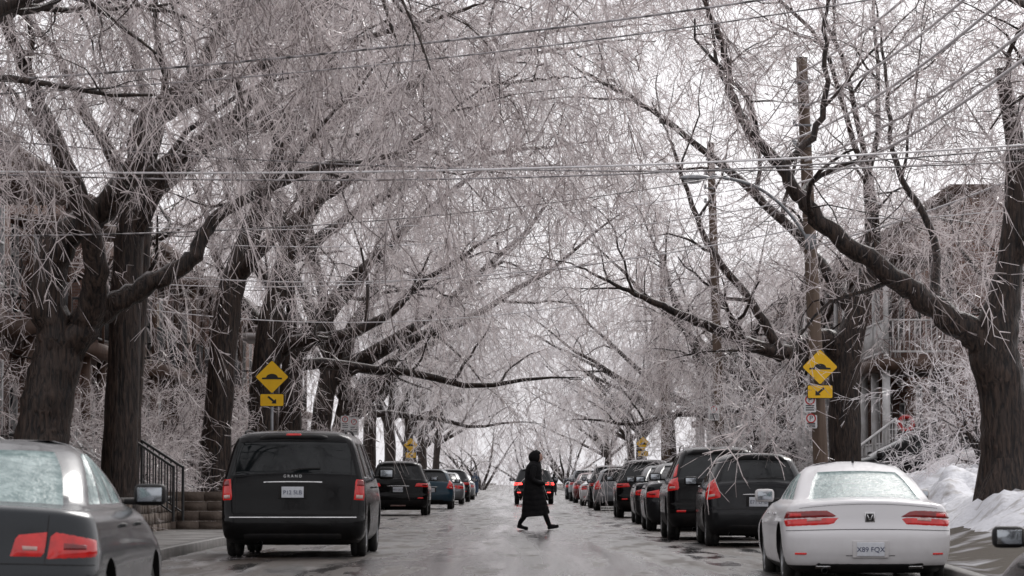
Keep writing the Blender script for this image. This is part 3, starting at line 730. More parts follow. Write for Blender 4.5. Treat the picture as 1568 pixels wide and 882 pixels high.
def rounded_box(name, size, loc, m, parent, bev=.03, rot=(0, 0, 0), seg=3):
    bm = bmesh.new(); bmesh.ops.create_cube(bm, size=1)
    for v in bm.verts: v.co = Vector((v.co.x * size[0], v.co.y * size[1], v.co.z * size[2]))
    bmesh.ops.bevel(bm, geom=bm.edges[:], offset=min(bev, min(size) * .48), segments=seg, affect='EDGES', profile=.6)
    for f in bm.faces: f.smooth = True
    me = bpy.data.meshes.new(name); bm.to_mesh(me); bm.free(); me.materials.append(m)
    try: me.set_sharp_from_angle(angle=R(50))
    except Exception: pass
    o = obj(name, me, parent, loc); o.rotation_euler = rot; return o

def text_mesh(name, s, size, loc, m, parent):
    c = bpy.data.curves.new(name, 'FONT'); c.body = s; c.size = size; c.align_x = 'CENTER'; c.align_y = 'CENTER'; c.extrude = .0015
    o = bpy.data.objects.new("t", c); COL.objects.link(o)
    dg = bpy.context.evaluated_depsgraph_get(); me = bpy.data.meshes.new_from_object(o.evaluated_get(dg)); bpy.data.objects.remove(o)
    me.materials.clear(); me.materials.append(m)
    t = obj(name, me, parent, loc); t.rotation_euler = (math.pi / 2, 0, 0); return t

BODYCACHE = {}
def car(name, sp, x, y, z, pm, style, rz=0.0, glass='glass', plate=None, lit=False, detail=True):
    root = empty(name, (x, y, z), rz); sh = Shell(sp)
    mats = [M[pm], M[glass], M['plastic']]
    key = (id(sp), pm, glass)
    if key not in BODYCACHE: BODYCACHE[key] = body_mesh(sp, sh, mats)
    obj("body", BODYCACHE[key], root)
    wr = sp['wr']; hw = sp['W'] / 2
    for ai, ay in enumerate(sp['ax']):
        for sg in (-1, 1):
            a = Acc(); lathe_x(a, [(-.10, .60 * wr), (-.11, .80 * wr), (-.10, .95 * wr), (-.075, wr), (-.02, wr), (-.018, wr - .008), (.0, wr - .008), (.002, wr), (.075, wr), (.10, .95 * wr), (.112, .8 * wr), (.10, .64 * wr), (.06, .62 * wr)], 36, sg * (hw - .135), ay, wr, sg)
            accobj("tyre", a, M['rubber'], root, smooth=True)
            a = Acc(); lathe_x(a, [(.10, .645 * wr), (.105, .61 * wr), (.06, .57 * wr), (.03, .1 * wr), (.035, .001)], 30, sg * (hw - .135), ay, wr, sg)
            accobj("rim_barrel", a, M['plastic'], root, smooth=True)
            a = Acc()
            for k in range(5):
                t = 2 * math.pi * k / 5 + .3; ca, sa = math.cos(t), math.sin(t); xx = sg * (hw - .135)
                pr = []
                for (r, hwid) in ((.04 * wr, .035), (.60 * wr, .022)):
                    for (du, dx) in ((-hwid, .05), (hwid, .05), (hwid, .098), (-hwid, .098)):
                        pr.append((xx + sg * dx, ay + r * ca - du * sa, wr + r * sa + du * ca))
                a.add(pr, [(0, 1, 5, 4), (1, 2, 6, 5), (2, 3, 7, 6), (3, 0, 4, 7), (4, 5, 6, 7)])
            lathe_x(a, [(.102, .64 * wr), (.108, .60 * wr), (.09, .58 * wr)], 30, sg * (hw - .135), ay, wr, sg)
            lathe_x(a, [(.09, .14 * wr), (.105, .10 * wr), (.107, .001)], 16, sg * (hw - .135), ay, wr, sg)
            accobj("rim", a, M['rim'], root)
    a = Acc(); box(a, -hw + .25, hw - .25, .35, sp['L'] - .4, .17, .26); accobj("underbody", a, M['plastic'], root)
    a = Acc(); lm = 'lamplit' if lit else 'lamp'; b = Acc(); c = Acc(); dk = Acc(); ch = Acc()
    seam = .0035
    def both(acc, cs, **k):
        patch(acc, sh, cs, **k); patch(acc, sh, [(-u, zz) for u, zz in (cs[1], cs[0], cs[3], cs[2])], **k)
    if style == 'coupe':
        both(a, [(.40, .715), (1.0, .715), (1.12, .825), (.32, .795)]); both(b, [(.32, .797), (1.12, .827), (1.04, .925), (.46, .885)], off=.013)
        both(c, [(.52, .765), (.70, .765), (.70, .805), (.52, .805)], off=.02); both(a, [(.74, .83), (.92, .84), (.92, .895), (.74, .88)], off=.022)
        pz = .44
        patch(dk, sh, [(-.72, .20), (.72, .20), (.60, .285), (-.60, .285)], off=.006)
        both(ch, [(.42, .215), (.60, .215), (.60, .255), (.42, .255)], off=.016)
        patch(dk, sh, [(-1.0, .655), (1.0, .655), (1.0, .655 + seam * 2), (-1.0, .655 + seam * 2)], off=.003, flat=True, nx=40, nz=1)
        patch(dk, sh, [(-.27, .365), (.27, .365), (.27, .372), (-.27, .372)], off=.004, flat=True, nz=1)
        patch(dk, sh, [(-.78, .935), (.78, .935), (.78, .939), (-.78, .939)], off=.002, flat=True, nx=40, nz=1)
        both(a, [(.70, .375), (.86, .375), (.86, .40), (.70, .40)], off=.010)
        bz = .79; p = sh.S(0, bz, .006)
        rounded_box("badge", (.11, .012, .11), p, M['chrome'], root, .05, seg=5)
        rounded_box("badge_face", (.085, .006, .085), (p[0], p[1] - .008, p[2]), M['plastic'], root, .04, seg=5)
        for sx_, an in ((-.018, 20), (.018, -20)):
            rounded_box("badge_bar", (.010, .004, .065), (p[0] + sx_, p[1] - .012, p[2]), M['chrome'], root, .003, rot=(0, R(-an), 0))
    elif style == 'sedan':
        both(a, [(.36, .72), (.575, .72), (.60, .905), (.40, .87)]); both(a, [(.585, .71), (.99, .74), (.98, .87), (.61, .91)])
        both(c, [(.44, .76), (.54, .76), (.54, .80), (.43, .80)], off=.018); both(b, [(.68, .77), (.86, .785), (.86, .83), (.68, .84)], off=.018)
        pz = .83
        patch(dk, sh, [(-.95, .675), (.95, .675), (.95, .681), (-.95, .681)], off=.003, flat=True, nx=40, nz=1)
        both(dk, [(.578, .68), (.583, .68), (.60, 1.0), (.595, 1.0)], off=.003, flat=True, nx=1, nz=14)
        patch(ch, sh, [(-.3, .93), (.3, .93), (.3, .955), (-.3, .955)], off=.012)
    elif style == 'van':
        both(a, [(.835, .80), (1.02, .80), (1.02, 1.13), (.86, 1.13)]); both(c, [(.86, .83), (.98, .83), (.98, .90), (.86, .90)], off=.018)
        both(b, [(.87, 1.0), (1.0, 1.0), (1.0, 1.10), (.88, 1.10)], off=.018)
        pz = .90
        patch(ch, sh, [(-.42, 1.03), (.42, 1.03), (.42, 1.055), (-.42, 1.055)], off=.016)
        patch(dk, sh, [(-.84, .59), (.84, .59), (.84, .60), (-.84, .60)], off=.003, flat=True, nx=30, nz=1)
        patch(ch, sh, [(-.88, .548), (.88, .548), (.88, .56), (-.88, .56)], off=.004, flat=True, nx=30, nz=1)
        both(dk, [(.80, .6), (.806, .6), (.80, 1.66), (.794, 1.66)], off=.003, flat=True, nx=1, nz=26)
        patch(dk, sh, [(-.74, .24), (.74, .24), (.74, .34), (-.74, .34)], off=.006)
        patch(dk, sh, [(-.5, 1.64), (.5, 1.64), (.46, 1.69), (-.46, 1.69)], off=.03)
        patch(a, sh, [(-.12, 1.66), (.12, 1.66), (.12, 1.68), (-.12, 1.68)], off=.045)
        text_mesh("tailgate_lettering", "G R A N D", .055, (0, sh.S(0, 1.03)[1] - .02, 1.12), M['chrome'], root)
    elif style == 'suv':
        both(a, [(.50, .90), (1.08, .91), (1.10, 1.04), (.56, 1.02)]); both(b, [(.72, .93), (.95, .94), (.95, 1.0), (.72, 1.0)], off=.018)
        pz = .80
        patch(dk, sh, [(-.9, .655), (.9, .655), (.9, .665), (-.9, .665)], off=.003, flat=True, nx=30, nz=1)
        patch(ch, sh, [(-.36, .90), (.36, .90), (.36, .92), (-.36, .92)], off=.012)
        both(a, [(.6, .52), (.78, .52), (.78, .56), (.6, .56)], off=.012)
        patch(c, sh, [(-.25, .28), (.25, .28), (.25, .33), (-.25, .33)], off=.012)
        patch(dk, sh, [(-.56, 1.54), (.56, 1.54), (.54, 1.60), (-.54, 1.60)], off=.05)
    elif style == 'suv_tall':
        both(a, [(.70, .92), (1.12, .90), (1.06, 1.10), (.74, 1.16)]); both(a, [(.765, 1.17), (.86, 1.14), (.82, 1.36), (.745, 1.40)])
        both(c, [(.78, .95), (.94, .95), (.94, 1.0), (.78, 1.0)], off=.018)
        pz = .86
        patch(ch, sh, [(-.40, .955), (.40, .955), (.40, .985), (-.40, .985)], off=.014)
        patch(dk, sh, [(-.9, .66), (.9, .66), (.9, .67), (-.9, .67)], off=.003, flat=True, nx=30, nz=1)
        patch(dk, sh, [(-.56, 1.54), (.56, 1.54), (.54, 1.60), (-.54, 1.60)], off=.05)
        both(a, [(.6, .50), (.78, .50), (.78, .54), (.6, .54)], off=.012)
    else:
        both(a, [(.58, .80), (.90, .78), (.98, .92), (.66, 1.06)]); both(a, [(.665, 1.0), (.92, .93), (.86, 1.08), (.70, 1.14)])
        both(c, [(.68, .83), (.82, .82), (.84, .88), (.69, .89)], off=.018)
        pz = .72
        patch(ch, sh, [(-.26, .83), (.26, .83), (.26, .85), (-.26, .85)], off=.014)
        patch(dk, sh, [(-.86, .605), (.86, .605), (.86, .612), (-.86, .612)], off=.003, flat=True, nx=30, nz=1)
        patch(dk, sh, [(-.48, 1.40), (.48, 1.40), (.46, 1.45), (-.46, 1.45)], off=.06)
        patch(dk, sh, [(-.6, .25), (.6, .25), (.5, .36), (-.5, .36)], off=.006)
    beltz = sp['sw'][0]
    if detail:
        for yy in (sp['L'] * .30, sp['L'] * .50, sp['L'] * .70):
            u0 = sh.yside(yy, .4); u1 = sh.yside(yy + .03, beltz - .02)
            both(dk, [(u0, .32), (u0 + .006, .32), (u1 + .006, beltz - .03), (u1, beltz - .03)], off=.002, flat=True, nx=1, nz=16)
        for yy in (sp['L'] * .34, sp['L'] * .54):
            u0 = sh.yside(yy, beltz - .14)
            both(ch if style in ('coupe', 'suv_tall') else dk, [(u0, beltz - .155), (u0 + .17, beltz - .155), (u0 + .17, beltz - .125), (u0, beltz - .125)], off=.03)
    accobj("tail_lamps", a, M[lm], root, smooth=True)
    if b.n: accobj("tail_lamp_lenses", b, M['lampd'], root, smooth=True)
    if c.n: accobj("reverse_lamps", c, M['lampc'], root, smooth=True)
    if ch.n: accobj("bright_trim", ch, M['chrome'], root, smooth=True)
    if dk.n: accobj("seams_and_trim", dk, M['plastic'], root)
    yp = sh.S(0, pz, 0)[1]
    rounded_box("plate_recess", (.40, .02, .19), (0, yp + .004, pz), M['plastic'] if style != 'coupe' else M[pm], root, .008)
    rounded_box("licence_plate", (.305, .012, .152), (0, yp - .012, pz), M['plate'], root, .005)
    if plate: text_mesh("plate_number", plate, .078, (0, yp - .020, pz - .005), M['ink'], root)
    my = sp['L'] * (.66 if style != 'van' else .70); mz = beltz + .03 - sp['crown']
    wv = sh.prm(beltz)[2]
    for sg in (-1, 1):
        rounded_box("door_mirror", (.23, .13, .155 if style != 'van' else .18), (sg * (wv + .17), my, mz + .03), M[pm] if style == 'coupe' else M['plastic'], root, .055)
        rounded_box("mirror_glass", (.175, .008, .10), (sg * (wv + .17), my - .066, mz + .03), M['mirrorglass'], root, .003)
        rounded_box("mirror_arm", (.12, .05, .04), (sg * (wv + .04), my + .01, mz - .02), M['plastic'], root, .015)
    if style in ('van', 'suv', 'suv_tall'):
        for sg in (-1, 1):
            r = Acc(); zt = sp['H'] - .02; xx = (.70 if style == 'van' else .60)
            tube(r, catmull([(sg * xx, .62, zt - .08), (sg * xx, .72, zt + .015), (sg * xx, 1.6, zt + .03), (sg * xx, 2.3, zt - .0), (sg * xx, 2.42, zt - .08)], 5), .016, 6)
            accobj("roof_rail", r, M['chrome'] if style == 'suv_tall' else M['plastic'], root, smooth=True)
    if style not in ('coupe', 'sedan'):
        r = Acc(); z0 = sp['rw'][0] + .03
        p = [sh.S(u, zz, .03) for u, zz in ((-.02, z0), (.15, z0 + .02), (.38, z0 + .03))]; tube(r, p, .009, 5); accobj("rear_wiper", r, M['plastic'], root)
    r = Acc(); ex = -.45 if style != 'coupe' else -.5; tube(r, [(ex, .10, .20), (ex, .4, .21)], .032, 12); accobj("exhaust_pipe", r, M['rim'], root, smooth=True)
    r = Acc(); tube(r, [(0, sp['L'] * .40, sp['H'] - .03), (0, sp['L'] * .385, sp['H'] + .06)], [.02, .006], 6); accobj("roof_aerial", r, M['plastic'], root)
    return root

car("parked_car", SEDAN2, -3.56, 20.4, -.14, 'p_grey', 'sedan', glass='glassfrost', plate="K34 RTD")
car("parked_car", SEDAN2, 4.38, 20.3, -.44, 'p_dark', 'sedan')
car("parked_car", SEDAN, 3.87, 36.2, -.14, 'p_white', 'coupe', glass='glassfrost', plate="X89 FQX")
car("parked_minivan", VAN, -3.14, 45, 0, 'p_black', 'van', plate="P12 5LB", rz=R(-.3))
car("parked_hatchback", HATCH, 3.83, 52.6, 0, 'p_dark', 'hatch', plate="E71 LMB")
car("parked_suv", SUV, 3.55, 58.2, 0, 'p_black', 'suv_tall', plate="H20 KPS")
car("parked_car", SEDAN2, 3.55, 69, 0, 'p_dark', 'sedan')
car("parked_car", SEDAN2, 3.7, 80, 0, 'p_dark', 'sedan')
car("parked_suv", SUV, 3.68, 94, 0, 'p_black', 'suv')
car("parked_hatchback", HATCH, 3.5, 117, 0, 'p_silver', 'hatch')
car("parked_suv", SUV, 3.6, 128, 0, 'p_dark', 'suv')
car("parked_car", SEDAN, 3.5, 139, 0, 'p_white', 'coupe')
car("parked_car", SEDAN2, 3.45, 158, 0, 'p_red', 'sedan', detail=False)
car("parked_suv", SUV, 3.5, 172, 0, 'p_silver', 'suv', detail=False)
car("parked_car", SEDAN2, 3.5, 190, 0, 'p_dark', 'sedan', detail=False)
car("parked_suv", SUV, -3.75, 100, 0, 'p_black', 'suv', plate="M55 QCA")
car("parked_hatchback", HATCH, -3.4, 124, 0, 'p_blue', 'hatch')
car("parked_car", SEDAN2, -3.5, 150, 0, 'p_silver', 'sedan', detail=False)
car("parked_suv", SUV, -3.5, 166, 0, 'p_dark', 'suv', detail=False)
car("parked_car", SEDAN2, -3.5, 185, 0, 'p_silver', 'sedan', detail=False)
car("moving_car", SUV, .62, 150, 0, 'p_dark', 'suv', lit=True, detail=False)
car("parked_car", HATCH, 13.2, 74, .82, 'p_white', 'hatch', rz=R(90))
car("parked_suv", SUV, 11.4, 77.5, .55, 'p_black', 'suv', rz=R(90))

# ------------------------------------------------------------------ houses
def house(side, y0, width, bm_, storeys=2, porch=True, xf=10.5, trim='white', base=.6, col='white'):
    root = empty("brick_house", (0, 0, 0)); sx = side
    H = base + 3.3 * storeys + .7
    a = Acc(); box(a, sx * xf, sx * (xf + 10), y0, y0 + width, 0, H); accobj("walls", a, M[bm_], root)
    a = Acc(); box(a, sx * (xf - .18), sx * (xf + 10.1), y0 - .05, y0 + width + .05, H, H + .22); box(a, sx * (xf - .1), sx * (xf + .1), y0, y0 + width, H - .35, H - .2)
    accobj("cornice", a, M[trim], root)
    fr = Acc(); gl = Acc(); sl = Acc()
    for s in range(storeys):
        zb = base + .95 + 3.3 * s
        for k in range(3):
            yc = y0 + width * (k + .5) / 3
            w, h = 1.15, 1.75
            if s == 0 and k == 0: zb2, h2 = base + .1, 2.2
            else: zb2, h2 = zb, h
            X0 = sx * (xf - .03); X1 = sx * (xf + .05)
            box(gl, sx * (xf - .012), sx * (xf + .03), yc - w / 2 + .06, yc + w / 2 - .06, zb2 + .06, zb2 + h2 - .06)
            for (ya, yb, za, zc) in ((yc - w / 2, yc - w / 2 + .06, zb2, zb2 + h2), (yc + w / 2 - .06, yc + w / 2, zb2, zb2 + h2),
                                     (yc - w / 2 + .06, yc + w / 2 - .06, zb2, zb2 + .06), (yc - w / 2 + .06, yc + w / 2 - .06, zb2 + h2 - .06, zb2 + h2), (yc - w / 2 + .06, yc + w / 2 - .06, zb2 + h2 * .5, zb2 + h2 * .5 + .05)):
                box(fr, X0, X1, ya, yb, za, zc)
            box(sl, sx * (xf - .10), sx * (xf - .002), yc - w / 2 - .1, yc + w / 2 + .1, zb2 - .12, zb2 - .01)
    accobj("window_frames", fr, M['white'], root); accobj("windows", gl, M['winglass'], root); accobj("sills", sl, M['kerb'], root)
    g = Acc(); f = Acc()
    for s in range(storeys):
        for xx in (xf + 2, xf + 5):
            zb = base + 1 + 3.3 * s
            box(f, sx * xx, sx * (xx + 1), y0 - .03, y0 + .02, zb, zb + 1.5); box(g, sx * (xx + .08), sx * (xx + .92), y0 - .045, y0 - .032, zb + .08, zb + 1.42)
    accobj("side_window_frames", f, M['white'], root); accobj("side_windows", g, M['winglass'], root)
    if porch:
        px = xf - 1.9; ya, yb = y0 + .4, y0 + width * .62
        d = Acc(); box(d, sx * px, sx * (xf - .12), ya, yb, base - .1, base + .08); box(d, sx * (px + .1), sx * (xf - .12), ya + .1, yb - .1, .1, base - .1); accobj("porch_floor", d, M['brownwood'], root)
        d = Acc(); box(d, sx * (px - .15), sx * (xf - .12), ya - .15, yb + .15, base + 2.85, base + 3.15); box(d, sx * (px - .05), sx * (xf - .12), ya - .05, yb + .05, base + 5.75, base + 5.95); accobj("porch_roofs", d, M[trim], root)
        c = Acc()
        for yy in (ya + .12, (ya + yb) / 2, yb - .12):
            box(c, sx * (px + .05), sx * (px + .23), yy - .09, yy + .09, base + .08, base + 2.85)
            box(c, sx * (px + .08), sx * (px + .2), yy - .06, yy + .06, base + 3.15, base + 5.75)
        accobj("porch_columns", c, M[col], root)
        r = Acc()
        for z in (base + .25, base + .98, base + 3.3, base + 4.1):
            box(r, sx * (px + .11), sx * (px + .16), ya + .22, yb - .22, z, z + .05)
            box(r, sx * (px + .24), sx * (xf - .12), ya + .1, ya + .14, z, z + .05)
        for z0, z1 in ((base + .3, base + .98), (base + 3.35, base + 4.1)):
            for yy in np.arange(ya + .3, yb - .25, .14): box(r, sx * (px + .12), sx * (px + .15), yy, yy + .03, z0, z1)
            for xx in np.arange(px + .3, xf - .15, .14): box(r, sx * xx, sx * (xx + .03), ya + .105, ya + .135, z0, z1)
        accobj("balcony_rails", r, M['white' if col == 'white' else 'iron'], root)
        st = Acc(); n = 6
        for k in range(n):
            box(st, sx * (px - .28 * (k + 1)), sx * (px - .28 * k - .003), yb - 1.5, yb - .3, 0.05, base + .02 - (k + 1) * (base) / (n + 1))
        accobj("steps", st, M['kerb'], root)
        hr = Acc()
        for yy in (yb - 1.55, yb - .25):
            p0 = (sx * (px - .02), yy, base + .95); p1 = (sx * (px - .28 * n), yy, .9)
            tube(hr, [p0, p1], .03, 5); tube(hr, [(p0[0], yy, p0[2] - .7), (p1[0], yy, p1[2] - .7)], .022, 5)
            for k in range(12):
                t = k / 11; xx = p0[0] * (1 - t) + p1[0] * t; zz = p0[2] * (1 - t) + p1[2] * t; tube(hr, [(xx, yy, zz - .72), (xx, yy, zz)], .016, 4)
        accobj("stair_railings", hr, M['white'], root)
    return root
yy = 50
for i in range(9):
    wc = i in (7,)
    house(-1, yy, 9.4, ['brick1', 'brick1', 'brick2', 'brick1', 'brick3'][i % 5], 2, True, 10.9 if i < 2 else 11.2, 'brownwood' if not wc else 'white', base=.9, col='white' if wc else 'brownwood'); yy += 10.2 + (3 if i % 3 == 2 else 0)
yy = 82
for i in range(9):
    house(1, yy, 9.6, ['brick2', 'brick2', 'brick1', 'brick3'][i % 4], 2, True, 11.0, 'brownwood', base=1.0, col='white'); yy += 10.4

w = Acc(); n = 18
tube(w, [(9.7 + .17 * math.cos(t), 82.2, 2.5 + .17 * math.sin(t)) for t in np.linspace(0, 2 * math.pi, n)], .06, 6)
accobj("door_wreath", w, M['redink'])

rw = empty("retaining_wall")
a = Acc(); rng0 = random.Random(2)
for row in range(3):
    y = 52.0 + (row % 2) * .2
    while y < 84:
        L_ = rng0.uniform(.35, .6); off = rng0.uniform(-.015, .015)
        box(a, -6.98, -6.72 + off, y, min(84, y + L_ - .015), .06 + row * .21, .06 + row * .21 + .198); y += L_
accobj("blocks", a, M['stone'], rw)
a = Acc(); box(a, -7.0, -6.69, 52, 84, .70, .77); accobj("coping", a, M['kerb'], rw)
a = Acc()
for row in range(4):
    x = -7.9
    while x < -5.4:
        L_ = rng0.uniform(.35, .55); box(a, x, min(-5.38, x + L_ - .015), 63.0 + rng0.uniform(-.01, .01), 63.4, .1 + row * .19, .1 + row * .19 + .178); x += L_
accobj("end_blocks", a, M['stone'], rw)
def railing(p0, p1, h=.95, n=9, mname='iron', name="iron_railing", r=.017):
    a = Acc(); p0 = np.array(p0, float); p1 = np.array(p1, float); up = np.array([0, 0, h])
    tube(a, [p0 + up, p1 + up], r * 1.5, 6); tube(a, [p0 + up * .15, p1 + up * .15], r, 5)
    for k in range(n):
        t = k / (n - 1); q = p0 * (1 - t) + p1 * t; tube(a, [q if k in (0, n - 1) else q + up * .15, q + up], r * (1.6 if k in (0, n - 1) else .8), 5)
    return accobj(name, a, M[mname])
railing((-7.0, 59, .85), (-6.05, 57, .35), .95, 8)
railing((-7.0, 60.4, .85), (-6.05, 58.6, .35), .95, 8)
railing((-9.8, 69, 1.6), (-8.6, 64, .8), .9, 14, 'white', 'white_stair_railing', .022)
railing((-9.8, 70.4, 1.6), (-8.6, 65.4, .8), .9, 14, 'white', 'white_stair_railing', .022)
railing((8.0, 79, .85), (9.3, 81, 1.7), .9, 14, 'white', 'white_stair_railing', .022)

# ------------------------------------------------------------------ poles, lamp, signs, wires
def upole(x, y, h, tx=0.0):
    root = empty("utility_pole", (x, y, 0)); a = Acc()
    pts = [(tx * t, 0, -.2 + (h + .2) * t) for t in np.linspace(0, 1, 8)]
    tube(a, pts, np.linspace(.145, .10, 8), 14, .01, np.random.default_rng(1)); accobj("wooden_shaft", a, M['pole'], root, smooth=True)
    c = Acc(); tube(c, [(tx, 0, h), (tx, 0, h + .06)], [.13, .02], 12); box(c, tx - .14, tx + .14, -.2, -.14, h - .5, h - .44)
    for k in range(3):
        zz = h - .9 - .38 * k; box(c, tx * .93 - .14, tx * .93 + .14, -.17, -.13, zz, zz + .04)
        tube(c, [(tx * .93 - .17, -.15, zz), (tx * .93 - .17, -.15, zz + .12)], .035, 8)
    accobj("fittings", c, M['galv'], root); return root
upole(5.53, 59.5, 8.8, -.38)
upole(5.50, 89, 10.3, -.3); upole(5.4, 122, 9.6, -.1); upole(7.2, 160, 9.5, 0)
sl = empty("street_lamp", (5.24, 59.3, 5.42)); a = Acc()
tube(a, catmull([(0, 0, 0), (-.3, 0, .45), (-.68, 0, .82), (-1.1, 0, 1.05), (-1.6, 0, 1.16), (-1.85, 0, 1.15)], 5), .030, 8); box(a, -.06, .14, -.05, .05, -.15, .12)
accobj("arm", a, M['galv'], sl, smooth=False)
bm = bmesh.new(); bmesh.ops.create_uvsphere(bm, u_segments=20, v_segments=12, radius=1)
for v in bm.verts: v.co = Vector((v.co.x * .30, v.co.y * .12, v.co.z * (.075 if v.co.z > 0 else .045)))
for f in bm.faces: f.smooth = True
me = bpy.data.meshes.new("lamp_head"); bm.to_mesh(me); bm.free(); me.materials.append(M['galv']); obj("lamp_head", me, sl, (-2.05, 0, 1.14))
bm = bmesh.new(); bmesh.ops.create_uvsphere(bm, u_segments=16, v_segments=8, radius=1)
for v in bm.verts: v.co = Vector((v.co.x * .17, v.co.y * .09, v.co.z * .06))
me = bpy.data.meshes.new("lens"); bm.to_mesh(me); bm.free(); me.materials.append(M['signwhite']); obj("lens", me, sl, (-2.1, 0, 1.10))

def rdiamond(h, r):
    pts = []
    for k in range(4):
        a0 = math.pi / 2 - k * math.pi / 2; cx, cz = (h - r * 1.414) * math.cos(a0), (h - r * 1.414) * math.sin(a0)
        for t in np.linspace(-math.pi / 4, math.pi / 4, 6): pts.append((cx + r * math.cos(a0 - t), cz + r * math.sin(a0 - t)))
    return pts
def rrect(w, h, r, cx=0, cz=0):
    pts = []
    for (sx, sz, a0) in ((1, 1, 0), (-1, 1, 90), (-1, -1, 180), (1, -1, 270)):
        for t in range(0, 91, 18): pts.append((cx + sx * (w / 2 - r) + r * math.cos(R(a0 + t)), cz + sz * (h / 2 - r) + r * math.sin(R(a0 + t))))
    return pts
def hump_sign(x, y, z, h=.33, arrow=-1, post=True):
    root = empty("speed_hump_sign", (x, y, z))
    poly_obj("panel_border", rdiamond(h, .03), .004, M['black'], root, 0)
    poly_obj("panel_face", rdiamond(h * .965, .03), .004, M['yellow'], root, -.005)
    hp = [(-.60 * h, -.14 * h), (.60 * h, -.14 * h), (.58 * h, -.05 * h), (.36 * h, -.03 * h)] + [(.34 * h * math.cos(t), (-.03 + .21 * math.sin(t)) * h) for t in np.linspace(.05, math.pi - .05, 12)] + [(-.36 * h, -.03 * h), (-.58 * h, -.05 * h)]
    poly_obj("hump_symbol", hp, .002, M['black'], root, -.009)
    tz = -h * 1.36; tw, th = h * 1.42, h * .76
    poly_obj("tab_border", rrect(tw, th, .03, 0, tz), .004, M['black'], root, 0)
    poly_obj("tab_face", rrect(tw - .025, th - .025, .025, 0, tz), .004, M['yellow'], root, -.005)
    s = arrow; q = h * .26
    ar = [(s * q, -q * .8), (s * q * .95, q * .25), (s * q * .5, -q * .05), (-s * q * .72, q * .95), (-s * q * 1.0, q * .65), (s * q * .18, -q * .38), (-s * q * .1, -q * .75)]
    poly_obj("arrow", [(p[0], p[1] + tz) for p in ar], .002, M['black'], root, -.010)
    a = Acc()
    if post: box(a, -.03, .03, .008, .05, -z - .0, h * .8); accobj("post", a, M['galv'], root)
    else:
        box(a, -.25, .25, .006, .016, -.02, .02); box(a, -.2, .2, .006, .016, tz - .02, tz + .02); accobj("brackets", a, M['galv'], root)
    return root
hump_sign(5.43, 59.2, 3.12, .33, -1, post=False)
hump_sign(-5.10, 67, 3.19, .35, 1)
hump_sign(-5.3, 158, 2.8, .36, 1); hump_sign(5.7, 152, 2.8, .34, -1)
def parking_sign(x, y, z, w=.30, h=.55, post=True):
    root = empty("parking_sign", (x, y, z))
    poly_obj("panel", rrect(w, h, .02), .004, M['signwhite'], root, 0)
    poly_obj("ring", [(.09 * math.cos(t), h * .25 + .09 * math.sin(t)) for t in np.linspace(0, 2 * math.pi, 24, endpoint=False)], .002, M['redink'], root, -.004)
    poly_obj("ring_inner", [(.065 * math.cos(t), h * .25 + .065 * math.sin(t)) for t in np.linspace(0, 2 * math.pi, 24, endpoint=False)], .002, M['signwhite'], root, -.007)
    text_mesh("letter", "P", .13, (0, -.010, h * .25), M['black'], root)
    for k in range(3): poly_obj("text_line", rrect(w * .7, .02, .004, 0, -.03 - h * .13 * k), .002, M['black'], root, -.004)
    a = Acc()
    if post: box(a, -.025, .025, .006, .045, -z, h * .6); accobj("post", a, M['galv'], root)
    else: box(a, -.12, .12, .006, .02, -.1, -.06); accobj("bracket", a, M['galv'], root)
parking_sign(5.25, 59.25, 2.45, .22, .30, False); parking_sign(5.27, 59.28, 2.13, .22, .24, False)
parking_sign(-5.15, 101, 2.75); parking_sign(-5.1, 95, 2.75, .25, .4); parking_sign(5.25, 88.7, 2.9, .3, .4, False)

def wire(A, B, sag, r=.011, m='wire', n=26):
    A = np.array(A, float); B = np.array(B, float); t = np.linspace(0, 1, n)[:, None]
    P = A * (1 - t) + B * t; P[:, 2] -= (4 * sag * t * (1 - t))[:, 0]
    a = Acc(); tube(a, P, r, 5); return accobj("power_line", a, M[m], smooth=True)
for k, (z0, z1, dx) in enumerate([(8.5, 9.8, 0), (7.9, 9.2, .12), (7.3, 8.6, -.1), (6.9, 8.2, .1), (6.5, 7.8, 0)]):
    wire((5.1 + dx, 59.5, z0), (5.2 + dx, 89, z1), .45, .013, 'wire2' if k % 2 else 'wire')
    wire((5.1 + dx, 59.5, z0), (6.1 + dx, 24, z0 - .3), .5, .022, 'wire2')
    wire((5.2 + dx, 89, z1), (5.4 + dx, 122, z1 - .4), .45, .013)
    wire((5.4 + dx, 122, z1 - .4), (7.2 + dx, 160, z1 - .6), .5, .013)
wire((-9.5, 39, 5.7), (8.0, 39, 7.7), .35, .015)
wire((-9.5, 39.2, 5.6), (8.0, 39.2, 7.55), .4, .010)
wire((-10, 40, 4.95), (8.5, 40, 5.35), .28, .014, 'wire2')
wire((-10, 41, 5.1), (8.5, 41, 5.45), .42, .011)
wire((-9.5, 42, 5.75), (8.5, 42, 5.3), .45, .010)
wire((-10.5, 45, 4.5), (5.2, 59.5, 6.9), .5, .012)
wire((-10.5, 64, 8.2), (5.2, 59.5, 7.0), .5, .011)
wire((-10.5, 60, 6.0), (5.2, 59.5, 6.6), .6, .010, 'wire2')
wire((-10.5, 72, 6.6), (5.2, 59.5, 6.2), .6, .011, 'wire2')
wire((-10.5, 66, 5.6), (5.25, 59.5, 5.7), .75, .012, 'wire2')
wire((-10.5, 84, 5.6), (5.2, 85, 6.4), .8, .014, 'wire2')
wire((-10.5, 84, 6.2), (5.2, 89, 8.0), .7, .014, 'wire2')
wire((-10.5, 96, 6.8), (5.2, 89, 7.6), .6, .012)
wire((-10.5, 120, 6.8), (5.4, 122, 7.0), .6, .015, 'wire2')
wire((5.2, 59.5, 6.6), (10.6, 66, 6.2), .25, .011)
